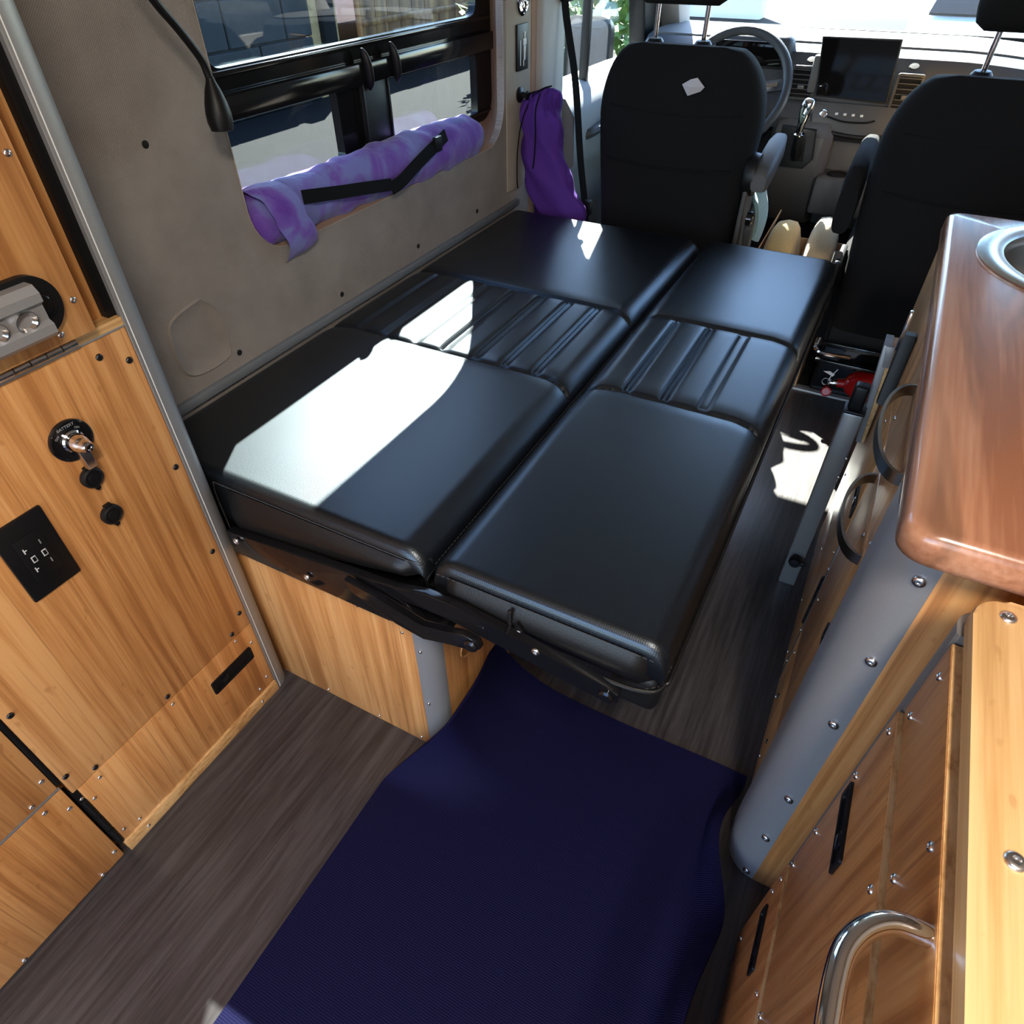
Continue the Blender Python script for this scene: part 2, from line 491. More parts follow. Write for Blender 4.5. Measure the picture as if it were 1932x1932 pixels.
def mesh_of(name, b, mat, sharp=35.0, origin=(0, 0, 0)):
    bmesh.ops.recalc_face_normals(b, faces=b.faces)
    o = Vector(origin)
    if o.length > 0: bmesh.ops.translate(b, verts=b.verts, vec=-o)
    lim = math.radians(sharp)
    for f in b.faces: f.smooth = True
    for e in b.edges:
        if len(e.link_faces) == 2:
            e.smooth = e.calc_face_angle(0.0) < lim
        else: e.smooth = True
    me = bpy.data.meshes.new(name)
    b.to_mesh(me); b.free()
    if mat is not None: me.materials.append(M[mat] if isinstance(mat, str) else mat)
    return me

def world_loc(o):
    v = Vector(o.location)
    while o.parent: o = o.parent; v = v + Vector(o.location)
    return v

def obj(name, b, mat, parent=None, sharp=35.0, origin=None):
    """links one mesh object; the bmesh is in world space"""
    base = world_loc(parent) if parent else Vector((0, 0, 0))
    og = Vector(origin) if origin is not None else base
    me = mesh_of(name, b, mat, sharp, og)
    o = bpy.data.objects.new(name, me); COL.objects.link(o)
    if parent: o.parent = parent
    o.location = og - base
    return o

def tag(o, label=None, cat=None, group=None, kind=None):
    if label: o['label'] = label
    if cat: o['category'] = cat
    if group: o['group'] = group
    if kind: o['kind'] = kind
    return o

def thing(name, label, cat, loc, group=None):
    o = bpy.data.objects.new(name, None); COL.objects.link(o); o.location = loc
    o.empty_display_size = 0.05
    return tag(o, label, cat, group)

def struct(name, b, mat, sharp=35.0): return tag(obj(name, b, mat, None, sharp), kind='structure')

def place(name, me, parent, pos, normal=(0, 0, 1), spin=0.0):
    """another object on shared mesh data, its +Z along normal"""
    o = bpy.data.objects.new(name, me); COL.objects.link(o)
    if parent: o.parent = parent
    o.location = Vector(pos) - (world_loc(parent) if parent else Vector((0, 0, 0)))
    q = Vector((0, 0, 1)).rotation_difference(Vector(normal))
    o.rotation_euler = (q.to_matrix() @ Matrix.Rotation(spin, 3, 'Z')).to_euler()
    return o

def screw_mesh(name, mat, r=0.0042, h=0.0022):
    b = BM()
    lathe(b, (0, 0, 0), (0, 0, 1), [(r, -0.001), (r, 0.0004), (r * 0.92, h * 0.6), (r * 0.7, h * 0.92), (r * 0.42, h), (r * 0.34, h * 0.35), (0.0, h * 0.35)], 12)
    return mesh_of(name, b, mat, 40)
SCREW = screw_mesh('screw_head', 'zinc')
SCREW_B = screw_mesh('black_screw_head', 'blk_screw', 0.0050, 0.0026)
SCREW_L = screw_mesh('large_screw_head', 'zinc', 0.0068, 0.0028)
SCREW_S = screw_mesh('small_screw_head', 'zinc', 0.0034, 0.0018)

def text_mesh(s, size, mat):
    cu = bpy.data.curves.new('print', 'FONT'); cu.body = s; cu.size = size; cu.extrude = 0.0002
    cu.align_x = 'CENTER'; cu.align_y = 'CENTER'
    o = bpy.data.objects.new('print', cu); COL.objects.link(o)
    dg = bpy.context.evaluated_depsgraph_get()
    me = bpy.data.meshes.new_from_object(o.evaluated_get(dg))
    bpy.data.objects.remove(o); bpy.data.curves.remove(cu)
    me.materials.clear(); me.materials.append(M[mat])
    return me

def sm(a, b_, x):
    t = max(0.0, min(1.0, (x - a) / (b_ - a))); return t * t * (3 - 2 * t)

# ================================================================== THE SETTING
XW = -1.06       # inner face of the left wall panel
XG = -1.172      # side window glass
XR = 0.64        # right wall
b = BM(); box(b, XW - 0.14, XR + 0.05, -1.25, 2.27, -0.05, 0.0); struct('floor', b, 'floor')
b = BM(); box(b, -1.2, XR + 0.05, 2.27, 3.45, -0.09, -0.03); struct('floor_cab', b, 'rubber')
b = BM(); box(b, -0.85, 0.60, 2.255, 2.29, -0.01, 0.007, 0.003); struct('trim_2', b, 'alu')

# left wall with the window opening
hole = rrect(0.925, 1.94, 0.745, 1.56, (0.09, 0.10, 0.13, 0.13), 8)
b = BM(); plate(b, [(-1.25, 0), (2.12, 0), (2.12, 1.93), (-1.25, 1.93)], [hole], lambda u, v: (XW, u, v), (-0.02, 0, 0))
wall_left = struct('wall_left', b, 'fabric')
win = rrect(0.985, 2.035, 0.785, 1.545, (0.05, 0.06, 0.13, 0.13), 8)
b = BM(); rings(b, [[(XW - 0.001, u, v) for u, v in hole], [(XG + 0.02, u, v) for u, v in win]], True, False, False)
jb = obj('window_reveal', b, 'brown_fab', wall_left)
# thin pale cut edge of the panel around the opening
b = BM(); tube(b, [(XW + 0.0006, u, v) for u, v in hole] + [(XW + 0.0006, *hole[0])], 0.0011, 6, (1, 0, 0)); obj('panel_edge', b, 'beige_fab', wall_left)
# dimple and fastener holes in the panel
b = BM()
dim = [(0.763, 0.727), (0.703, 0.716), (0.682, 0.694), (0.681, 0.625), (0.709, 0.598), (0.776, 0.597), (0.795, 0.615), (0.793, 0.690)]
dp = spline([(0, *p) for p in dim + [dim[0]]], 5)[:-1]
cy, cz = sum(p.y for p in dp) / len(dp), sum(p.z for p in dp) / len(dp)
def dring(s, dx): return [(XW + dx, cy + (p.y - cy) * s, cz + (p.z - cz) * s) for p in dp]
rings(b, [dring(1.05, 0.0002), dring(1.0, 0.0035), dring(0.93, 0.0008), dring(0.5, 0.0006), dring(0.02, 0.0005)], True, False, True)
obj('fabric_dimple', b, 'fabric', wall_left, 60)
b = BM(); lathe(b, (0, 0, 0), (0, 0, 1), [(0.0062, -0.001), (0.006, 0.001), (0.004, 0.0025), (0.0, 0.003)], 12)
clip = mesh_of('panel_clip', b, 'blk_matte')
for (y, z) in ((0.76, 0.983), (0.814, 0.594), (1.138, 0.589), (1.458, 0.596), (1.768, 0.597), (1.966, 0.836), (1.955, 1.085), (2.10, 1.0), (0.76, 1.3)):
    place('panel_clip', clip, wall_left, (XW, y, z), (1, 0, 0))
# brown fabric of the far reveal and the beige pillar cover
b = BM(); box(b, XW - 0.03, XW + 0.003, 1.955, 2.105, 0.60, 1.93, 0.002); obj('pillar_cover', b, 'beige_fab', wall_left)
b = BM(); box(b, XW - 0.03, XW + 0.006, 2.105, 2.14, 0.30, 1.93, 0.004); obj('pillar_edge', b, 'brown_fab', wall_left)
b = BM(); box(b, XW - 0.005, XW + 0.012, 0.48, 2.02, 0.548, 0.566, 0.003); struct('trim_1', b, 'trim')
b = BM(); box(b, XW - 0.16, XW - 0.02, -1.25, 0.90, 0, 1.93); box(b, XW - 0.16, XW - 0.02, 0.90, 2.14, 0, 0.70); box(b, XW - 0.16, XW - 0.02, 0.90, 2.14, 1.60, 1.93); box(b, XW - 0.16, XW - 0.145, 2.05, 2.30, 0.5, 1.93)
struct('wall_left_shell', b, 'white_paint')

# side window
fr = BM()
plate(fr, rrect(0.96, 2.05, 0.765, 1.57, (0.05, 0.06, 0.13, 0.13), 8),
      [rrect(1.0, 1.955, 1.043, 1.515, (0.03, 0.03, 0.13, 0.13), 6), rrect(1.0, 1.335, 0.822, 0.966, 0.015, 4), rrect(1.52, 1.948, 0.806, 0.956, 0.012, 4)],
      lambda u, v: (XG + 0.02, u, v), (-0.022, 0, 0))
window = struct('window_1', fr, 'blk_gloss')
b = BM(); box(b, XG - 0.003, XG + 0.002, 0.99, 1.965, 1.035, 1.525); obj('upper_pane', b, 'g_tint', window)
b = BM(); box(b, XG - 0.003, XG + 0.002, 0.99, 1.345, 0.812, 0.976); obj('lower_pane', b, 'g_tint', window)
b = BM(); box(b, XG - 0.003, XG + 0.002, 1.51, 1.958, 0.796, 0.966); obj('lower_pane', b, 'g_tint', window)
b = BM(); box(b, XG + 0.018, XG + 0.040, 0.99, 2.02, 0.962, 1.004, 0.003); obj('slide_rail', b, 'blk_gloss', window)
b = BM(); box(b, XG + 0.018, XG + 0.026, 0.99, 2.02, 1.030, 1.040, 0.002); obj('pane_gasket', b, 'blk_gloss', window)
b = BM(); box(b, XG + 0.018, XG + 0.027, 0.99, 2.02, 0.806, 0.814, 0.002); obj('lower_sill', b, 'blk_gloss', window)
b = BM(); box(b, XG + 0.018, XG + 0.034, 1.408, 1.508, 0.79, 0.964, 0.003); obj('mullion', b, 'blk', window)
for y in (1.410, 1.506):
    b = BM(); box(b, XG + 0.033, XG + 0.038, y - 0.003, y + 0.003, 0.79, 0.964, 0.001); obj('mullion_rib', b, 'blk', window)
for y in (1.425, 1.532):
    b = BM(); rows = []
    for i in range(11):
        t = -1 + 2 * i / 10; e = math.sqrt(max(0.06, 1 - abs(t) ** 3))
        rows.append([Vector((XG + 0.046 - 0.006 * t * t + 0.013 * e * math.cos(2 * PI * k / 14), y - 0.006 * t + 0.0085 * e * math.sin(2 * PI * k / 14), 0.990 + 0.041 * t)) for k in range(14)])
    rings(b, rows); obj('latch', b, 'blk', window)

# driver side pillar, door and glass
b = BM(); box(b, -1.15, XW + 0.022, 2.135, 2.315, 0.30, 1.93, 0.02, 3); struct('pillar_left', b, 'pillar')
door = BM()
prof = [(-1.20, -0.05), (-1.20, 0.80), (-1.12, 0.812), (-1.035, 0.795), (-1.000, 0.745), (-0.995, 0.60), (-1.03, 0.56), (-1.045, 0.45), (-1.045, -0.05)]
rings(door, [[(x, y, z) for x, z in prof] for y in (2.32, 2.6, 2.9, 3.2, 3.45)])
door1 = struct('door_1', door, 'door_grey', 50)
b = BM(); prism(b, [(-1.11, 2.325, 0.80), (-1.11, 2.352, 0.80), (-1.11, 2.42, 1.60), (-1.11, 2.38, 1.60)], (0.045, 0, 0), 0.004); obj('door_seal', b, 'blk', door1)
b = BM(); box(b, -1.11, -1.06, 2.34, 3.2, 1.55, 1.66, 0.01); obj('door_top_frame', b, 'blk', door1)
b = BM(); prism(b, [(-1.11, 2.590, 0.80), (-1.11, 2.612, 0.80), (-1.11, 2.640, 1.57), (-1.11, 2.612, 1.57)], (0.03, 0, 0), 0.003); obj('window_divider', b, 'blk', door1)
b = BM(); prism(b, [(-1.11, 3.10, 0.80), (-1.11, 3.34, 0.80), (-1.11, 2.92, 1.60), (-1.11, 2.84, 1.60)], (0.07, 0, 0), 0.01); obj('front_frame', b, 'blk', door1)
b = BM(); box(b, -1.098, -1.094, 2.34, 3.3, 0.79, 1.58); obj('door_pane', b, 'g_clear', door1)
b = BM(); tube(b, spline([(-1.03, 2.42, 0.66), (-0.985, 2.46, 0.68), (-0.985, 2.62, 0.69), (-1.03, 2.66, 0.68)], 6), 0.016, 8); obj('pull_handle', b, 'dash', door1)
b = BM(); prism(b, [(-1.05, 3.45, 0.85), (-1.05, 3.30, 0.85), (-1.05, 2.72, 1.72), (-1.05, 2.86, 1.72)], (0.09, 0, 0), 0.015); struct('pillar_front_left', b, 'pillar')
b = BM(); prism(b, [(0.56, 3.45, 0.85), (0.56, 3.30, 0.85), (0.56, 2.72, 1.72), (0.56, 2.86, 1.72)], (0.09, 0, 0), 0.015); struct('pillar_front_right', b, 'pillar')

# right wall with the passenger door window
b = BM(); plate(b, [(-1.25, -0.05), (3.45, -0.05), (3.45, 0.90), (2.80, 1.93), (-1.25, 1.93)], [[(2.38, 0.82), (3.15, 0.82), (2.86, 1.52), (2.44, 1.52)]], lambda u, v: (XR, u, v), (0.05, 0, 0))
wall_right = struct('wall_right', b, 'fabric')
b = BM(); box(b, XR + 0.02, XR + 0.024, 2.34, 3.2, 0.78, 1.56); tag(obj('window_3', b, 'g_clear'), kind='structure')
# ceiling, rear header, windshield
b = BM(); box(b, -1.25, XR + 0.06, -1.25, 2.72, 1.92, 1.98); prism(b, [(-1.25, 2.30, 1.98), (-1.25, 2.30, 1.92), (-1.25, 2.98, 1.44), (-1.25, 3.04, 1.44), (-1.25, 2.72, 1.98)], (1.95, 0, 0)); struct('ceiling', b, 'ceiling')
b = BM(); box(b, -1.25, XR + 0.06, -1.27, -1.20, 1.70, 1.93); box(b, -1.25, -1.02, -1.27, -1.20, 0.0, 1.71); box(b, 0.50, XR + 0.06, -1.27, -1.20, 0, 1.71); struct('wall_rear', b, 'white_paint')
ws = BM(); prism(ws, [(-1.02, 3.52, 0.90), (0.58, 3.52, 0.90), (0.58, 3.02, 1.455), (-1.02, 3.02, 1.455)], (0, 0.004, 0.005)); struct('window_2', ws, 'g_clear')
b = BM(); box(b, -1.25, XR + 0.06, 3.50, 3.55, -0.4, 0.90); struct('wall_front', b, 'blk_matte')

# ================================================================== OUTSIDE
GZ = -0.65
b = BM(); grid(b, 20, 20, lambda u, v: (-40 + 80 * u, -30 + 90 * v, GZ)); tag(obj('asphalt_yard', b, 'asphalt'), kind='structure')
WX = -7.4
bw = thing('block_wall', 'dark grey concrete block wall outside the side window', 'wall', (WX, 5.0, GZ))
b = BM(); box(b, WX - 0.4, WX - 0.03, 1.2, 8.19, GZ, 0.81); obj('mortar_core', b, 'mortar', bw)
def block_mesh(name, ln, h):
    b = BM(); box(b, -0.16, 0.03, -ln / 2 + 0.012, ln / 2 - 0.012, -h / 2 + 0.011, h / 2 - 0.011, 0.012, 1)
    for v in b.verts:
        if v.co.x > 0: v.co.x += R.uniform(-0.004, 0.006)
    return mesh_of(name, b, 'block')
for c, (z0, z1) in enumerate(((GZ, -0.418), (-0.418, 0.066), (0.066, 0.550), (0.550, 0.82))):
    full, half = block_mesh('block', 0.98, z1 - z0), block_mesh('half_block', 0.49, z1 - z0)
    yy = 8.20; first = (c % 2 == 0)
    yy = 8.20 + (0.07 if c % 2 == 0 else 0.07)
    while yy > 1.6:
        ln = 0.49 if (first and c % 2 == 0) else 0.98
        first = False
        place('block', full if ln > 0.6 else half, bw, (WX, yy - ln / 2, (z0 + z1) / 2)); yy -= ln
sb = thing('strand_board_screen', 'tan strand board screen with a black post at the end of the block wall', 'screen', (WX, 8.5, GZ))
b = BM(); box(b, WX - 0.05, WX - 0.01, 8.28, 8.45, GZ, 0.80); obj('board', b, 'osb', sb)
b = BM(); box(b, WX - 0.05, WX - 0.01, 8.70, 8.83, GZ, 0.80); obj('board', b, 'osb', sb)
b = BM(); box(b, WX - 0.03, WX + 0.08, 8.45, 8.70, GZ, 0.85, 0.01); obj('post', b, 'blk_matte', sb)
tm = thing('reflection_boards', 'brown boards standing in for a reflection in the side window', 'timber', (WX, 11.0, GZ))  # brown boards stand in for bamboo reflected in the window glass
yb = 9.45
while yb < 13.2:
    w_ = R.uniform(0.25, 0.55); b = BM(); box(b, WX - 0.14 - R.uniform(0, 0.05), WX - 0.08, yb, yb + w_ - 0.012, GZ + 0.02, 0.78 + R.uniform(-0.03, 0.05), 0.004); obj('plank', b, 'plywood', tm); yb += w_
b = BM(); box(b, WX - 0.08, WX - 0.04, 9.45, 13.1, 0.05, 0.13, 0.004); obj('rail', b, 'plywood', tm)
# white parked van behind, seen between board and the reflection boards
pv = thing('parked_van', 'white van parked behind the strand board screen', 'van', (-9.2, 9.5, GZ))
b = BM(); box(b, -10.6, -8.6, 7.2, 12.6, GZ + 0.45, GZ + 2.3, 0.15, 3); obj('body', b, 'white_paint', pv)
b = BM(); box(b, -8.62, -8.56, 7.4, 12.4, GZ + 0.30, GZ + 0.62, 0.02); obj('bumper', b, 'blk', pv)
for y in (8.2, 11.6):
    b = BM(); lathe(b, (-8.75, y, GZ + 0.34), (1, 0, 0), [(0.0, -0.11), (0.33, -0.11), (0.34, -0.08), (0.34, 0.08), (0.33, 0.11), (0.2, 0.115), (0.19, 0.09), (0.0, 0.09)], 24); obj('wheel', b, 'blk', pv)
# hatchback ahead of the windshield
pc = thing('parked_car', 'pale parked car seen through the windshield', 'car', (0.6, 9.5, GZ))
cpf = [(7.4, 0.25), (7.35, 0.65), (7.55, 0.95), (8.1, 1.05), (8.9, 1.12), (9.6, 1.50), (10.6, 1.55), (11.5, 1.45), (11.9, 0.95), (11.9, 0.3)]
b = BM(); rings(b, [[(x, y, GZ + z * (1 if 0 < i < 4 else 0.97)) for y, z in cpf] for i, x in enumerate((-0.35, -0.3, 0.2, 0.9, 1.4, 1.45))]); obj('body', b, 'carp', pc)
b = BM(); prism(b, [(-0.2, 8.93, GZ + 1.15), (1.3, 8.93, GZ + 1.15), (1.2, 9.57, GZ + 1.49), (-0.1, 9.57, GZ + 1.49)], (0, -0.012, 0.02)); obj('windscreen', b, 'screen', pc)
for x in (-0.36, 1.26):
    for y in (8.2, 11.0):
        b = BM(); lathe(b, (x + 0.1, y, GZ + 0.31), (1, 0, 0), [(0.0, -0.1), (0.3, -0.1), (0.31, -0.07), (0.31, 0.07), (0.3, 0.1), (0.0, 0.1)], 24); obj('wheel', b, 'blk', pc)
for x in (-0.1, 1.15):
    b = BM(); lathe(b, (x, 7.44, GZ + 0.78), (0, -1, 0.3), [(0.13, -0.03), (0.13, 0.02), (0.09, 0.05), (0.0, 0.06)], 16); obj('headlight', b, 'chrome', pc)
b = BM(); box(b, 0.1, 1.0, 7.32, 7.40, GZ + 0.42, GZ + 0.62, 0.02); obj('grille', b, 'blk', pc)
# pale building and shrubs beyond the driver door
bd = thing('pale_building', 'cream rendered building wall beyond the driver door window', 'building', (-9, 22, GZ))
b = BM(); box(b, -16, -4, 20, 20.5, GZ, 5.0); obj('wall', b, 'stucco', bd)
b = BM(); box(b, -16.2, -3.8, 19.8, 20.7, 5.0, 5.2, 0.03); obj('parapet', b, 'white_paint', bd)
for x in (-13.5, -8.5):
    b = BM(); box(b, x, x + 1.6, 19.95, 20.02, 1.2, 2.8, 0.02); w_ = obj('window', b, 'white_paint', bd)
    b = BM(); box(b, x + 0.12, x + 1.48, 19.92, 19.96, 1.32, 2.68); obj('pane', b, 'screen', w_)
gb = thing('bounce_building', 'added grey building behind the van, out of view, bouncing sunlight inside', 'building', (3.2, -5.6, GZ))  # unseen building, added to bounce sunlight through the open rear
b = BM(); box(b, 0.2, 6.5, -5.8, -5.4, GZ, 3.4); obj('wall', b, 'door_grey', gb)
b = BM(); box(b, 0.1, 6.6, -5.9, -5.3, 3.4, 3.55, 0.02); obj('roof_edge', b, 'alu', gb)
b = BM(); box(b, 3.6, 6.0, -5.42, -5.36, GZ, 1.7, 0.01); obj('bounce_door', b, 'door_grey', gb)
def shrub(name, c, r, label, seed):
    rr = random.Random(seed); t = thing(name, label, 'shrub', (c[0], c[1], GZ), 'shrubs by the pale building')
    b = BM()
    for i in range(700):
        a = rr.uniform(0, 2 * PI); e = math.asin(rr.uniform(-0.6, 1)); q = r * rr.uniform(0.55, 1.05)
        p = Vector((c[0] + q * math.cos(a) * math.cos(e), c[1] + q * math.sin(a) * math.cos(e), GZ + r * 0.8 + q * math.sin(e)))
        u = Vector((rr.uniform(-1, 1), rr.uniform(-1, 1), rr.uniform(-1, 1))).normalized() * 0.11; w = u.cross(Vector((rr.uniform(-1, 1), rr.uniform(-1, 1), 1))).normalized() * 0.05
        b.faces.new([b.verts.new(p + d) for d in (-u, w, u, -w)])
    tag(obj('foliage', b, 'bush', t), kind='stuff')
    b = BM(); cyl(b, (c[0], c[1], GZ), (c[0], c[1], GZ + r), 0.07, 0.03, 8); obj('stem', b, 'plywood', t)
shrub('shrub', (-3.4, 8.6), 0.9, 'round green shrub nearest the door mirror', 3)
shrub('shrub', (-4.9, 10.4), 1.2, 'larger green shrub behind the one by the door mirror', 4)

# ================================================================== SOFA BED
BZ = 0.55
sofa = thing('sofa_bed', 'black vinyl sofa bed folded flat on a bamboo base under the side window', 'sofa bed', (-0.55, 1.2, 0))
def cushion(x0, x1, y0, y1, top, bot, r, seams, chans, rx0=None, rx1=None, botfn=None, nx=110, ny=360):
    """rounded slab with sewn grooves: seams are lines across at y, chans are pairs of ridged grooves along y between the seams"""
    b = BM()
    rx0 = rx0 or r; rx1 = rx1 or r
    def rim(d, rr):
        if d >= rr: return 0.0
        t = (rr - d) / rr
        return rr * (1 - math.sqrt(max(0.0, 1 - t * t)))
    def h(x, y):
        z = top - rim(x - x0, rx0) * 0.9 - rim(x1 - x, rx1) * 0.9 - rim(y - y0, r * 0.7) - rim(y1 - y, r)
        e = min(x - x0, x1 - x)
        for s in seams:
            ys = s - 0.018 * (1 - sm(0, 0.07, e))
            z -= 0.007 * math.exp(-((y - ys) / 0.0045) ** 2)
            z -= 0.003 * math.exp(-((y - ys) / 0.02) ** 2)
        if seams[0] < y < seams[1]:
            f = sm(0, 0.012, y - seams[0]) * sm(0, 0.012, seams[1] - y)
            for c in chans:
                for s_ in (-0.0055, 0.0055):
                    z -= f * 0.0065 * math.exp(-((x - c - s_) / 0.0032) ** 2)
                z -= f * 0.002 * math.exp(-((x - c) / 0.014) ** 2)
        return z
    us = [i / nx for i in range(nx + 1)]; vs_ = [j / ny for j in range(ny + 1)]
    def warp(t, k=0.035):           # crowd the samples towards the rims
        return t - k * math.sin(2 * PI * t)
    V = [[b.verts.new((x0 + (x1 - x0) * warp(u), y0 + (y1 - y0) * warp(v, 0.02), 0)) for v in vs_] for u in us]
    for row in V:
        for v in row: v.co.z = h(v.co.x, v.co.y)
    for i in range(nx):
        for j in range(ny):
            b.faces.new((V[i][j], V[i + 1][j], V[i + 1][j + 1], V[i][j + 1]))
    loop = [V[i][0] for i in range(nx + 1)] + [V[nx][j] for j in range(1, ny + 1)] + [V[i][ny] for i in range(nx - 1, -1, -1)] + [V[0][j] for j in range(ny - 1, 0, -1)]
    bf = botfn or (lambda x, y: bot)
    mid = []
    low = []
    for v in loop:
        zb = bf(v.co.x, v.co.y)
        mid.append(b.verts.new((v.co.x, v.co.y, (v.co.z * 0.4 + zb * 0.6))))
        cx = x0 + 0.02 if v.co.x < x0 + 0.02 else (x1 - 0.02 if v.co.x > x1 - 0.02 else v.co.x)
        cy = y0 + 0.02 if v.co.y < y0 + 0.02 else (y1 - 0.02 if v.co.y > y1 - 0.02 else v.co.y)
        low.append(b.verts.new((cx * 0.6 + v.co.x * 0.4, cy * 0.6 + v.co.y * 0.4, zb)))
    n = len(loop)
    for i in range(n):
        j = (i + 1) % n
        b.faces.new((loop[i], mid[i], mid[j], loop[j])); b.faces.new((mid[i], low[i], low[j], mid[j]))
    b.faces.new(low)
    return b
LX0, LX1 = -1.046, -0.432
b = cushion(LX0, LX1, 0.533, 1.975, BZ + 0.004, 0.42, 0.028, (1.078, 1.430), [-0.972, -0.897, -0.823, -0.748, -0.671, -0.601, -0.528], rx0=0.03, rx1=0.05,
            botfn=lambda x, y: 0.405 + 0.11 * max(0, min(1, (x + 0.93) / 0.5)))
bc = obj('back_cushion', b, 'vinyl', sofa, 50)
RX0, RX1 = -0.420, -0.062
b = cushion(RX0, RX1, 0.533, 1.985, BZ + 0.006, 0.478, 0.026, (1.098, 1.448), [-0.338, -0.262, -0.185], rx0=0.035, rx1=0.035, nx=80)
sc = obj('seat_cushion', b, 'vinyl', sofa, 50)
# smooth fascia on the near ends, stitched
def fascia(x0, x1, zt, zb0, zb1, parent, n=24):
    b = BM()
    def fn(u, v):
        x = x0 + (x1 - x0) * u
        zb = zb0 + (zb1 - zb0) * u
        z = zt + (zb - zt) * v
        e = min(u, 1 - u) * (x1 - x0)
        y = 0.531 - 0.010 * math.sin(PI * min(1, v * 1.1)) * sm(0, 0.04, e) + 0.025 * (1 - sm(0, 0.03, e))
        return (x, y, z)
    grid(b, n, 8, fn); return obj('end_panel', b, 'vinyl_s', parent, 80)
fascia(-0.862, -0.435, 0.534, 0.412, 0.508, bc)
fascia(-0.418, -0.066, 0.537, 0.474, 0.476, sc)
b = BM(); tube(b, [(-0.862 + 0.427 * i / 20, 0.5325, 0.536) for i in range(21)], 0.0009, 6); obj('piping', b, 'stitch', bc)
b = BM(); tube(b, spline([(-0.862, 0.5325, 0.536), (-0.868, 0.533, 0.500), (-0.862, 0.531, 0.415)], 5), 0.0008, 6); obj('piping', b, 'stitch', bc)
# stitches along the seat cushion
def stitches(path, parent, name='stitching', step=0.009, ln=0.0055, r=0.0007):
    b = BM(); P = [Vector(p) for p in path]; acc = 0.0; nxt = 0.0
    for i in range(len(P) - 1):
        d = P[i + 1] - P[i]; L_ = d.length
        while nxt < acc + L_:
            t = (nxt - acc) / L_; p = P[i] + d * t; cyl(b, p, p + d.normalized() * ln, r, r, 5); nxt += step
        acc += L_
    return tag(obj(name, b, 'stitch', parent), kind='stuff')
stitches([(-0.41 + 0.33 * i / 30, 0.5285, 0.5375 + 0.002 * math.sin(i * 0.1)) for i in range(31)], sc)
stitches([(-0.262, 0.5205, 0.472), (-0.16, 0.519, 0.474), (-0.09, 0.522, 0.476), (-0.066, 0.54, 0.478), (-0.060, 0.60, 0.482), (-0.060, 1.9, 0.482)], sc)
stitches([(-0.434, 0.56 + 1.36 * i / 20, 0.517) for i in range(21)], bc)
b = BM(); tube(b, spline([(-0.265, 0.518, 0.476), (-0.16, 0.516, 0.478), (-0.09, 0.519, 0.480), (-0.062, 0.540, 0.482), (-0.0575, 0.62, 0.486), (-0.0575, 1.2, 0.486), (-0.0575, 1.95, 0.486)], 6), 0.0032, 8); obj('lower_piping', b, 'vinyl_s', sc)
b = BM(); box(b, -0.288, -0.281, 0.5175, 0.5235, 0.480, 0.534, 0.002); obj('seam_fold', b, 'vinyl_s', sc)
b = BM(); prism(b, [(-0.270, 0.5155, 0.472), (-0.262, 0.5155, 0.478), (-0.262, 0.5155, 0.507), (-0.272, 0.5155, 0.520), (-0.276, 0.5155, 0.500)], (0, 0.003, 0)); tg = obj('sewn_tag', b, 'blk', sc)
b = BM()
for i, (w_, xo) in enumerate(((0.0042, 0.0), (0.0048, 0.0), (0.004, 0.0005), (0.0046, 0.0), (0.005, 0.0))):
    box(b, -0.2705 + xo, -0.2705 + xo + w_, 0.5148, 0.5156, 0.480 + i * 0.0052, 0.4832 + i * 0.0052)
tag(obj('tag_lettering', b, 'white_txt', tg), kind='stuff')
# folded vinyl hanging on the aisle side
b = BM(); box(b, -0.140, -0.066, 0.545, 1.95, 0.395, 0.474, 0.015, 3); obj('seat_skirt', b, 'vinyl_s', sofa)
b = BM(); box(b, -0.90, -0.10, 0.60, 1.96, 0.44, 0.478, 0.004); obj('platform', b, 'blk_matte', sofa)
b = BM(); box(b, -1.045, -0.86, 0.62, 1.97, 0.35, 0.44, 0.004); obj('wall_support', b, 'blk_matte', sofa)
# steelwork on the near end
def plate_y(pts, y, t, mat, name, parent, bev=0.0015):
    b = BM(); prism(b, [(x, y, z) for x, z in pts], (0, t, 0), bev); return obj(name, b, mat, parent)
plate_y([(-0.838, 0.402), (-0.838, 0.453), (-0.80, 0.456), (-0.53, 0.486), (-0.47, 0.470), (-0.43, 0.430), (-0.45, 0.415), (-0.50, 0.402)], 0.507, 0.016, 'blk_gloss', 'end_rail', sofa)
plate_y([(-0.56, 0.486), (-0.50, 0.476), (-0.42, 0.455), (-0.372, 0.468), (-0.345, 0.478), (-0.322, 0.474), (-0.318, 0.460), (-0.330, 0.448), (-0.37, 0.440), (-0.42, 0.422), (-0.47, 0.430), (-0.55, 0.462)], 0.490, 0.012, 'blk_gloss', 'link_arm', sofa)
plate_y([(-0.54, 0.492), (-0.47, 0.500), (-0.415, 0.516), (-0.36, 0.516), (-0.26, 0.502), (-0.13, 0.480), (-0.112, 0.474), (-0.112, 0.456), (-0.128, 0.446), (-0.16, 0.450), (-0.30, 0.470), (-0.38, 0.482), (-0.46, 0.478)], 0.503, 0.014, 'blk_gloss', 'seat_rail', sofa)
b = BM(); box(b, -0.838, -0.40, 0.528, 0.60, 0.4025, 0.406, 0.001); obj('rail_flange', b, 'blk_gloss', sofa)
for x, z in ((-0.815, 0.442), (-0.66, 0.428), (-0.235, 0.492)):
    place('bolt', SCREW_L, sofa, (x, 0.503, z), (0, -1, 0))
for x, z in ((-0.332, 0.462), (-0.128, 0.462)):
    b = BM(); lathe(b, (x, 0.503 if x > -0.2 else 0.490, z), (0, -1, 0), [(0.011, 0), (0.011, 0.003), (0.008, 0.006), (0.0, 0.006)], 14); obj('pivot', b, 'blk_gloss', sofa)
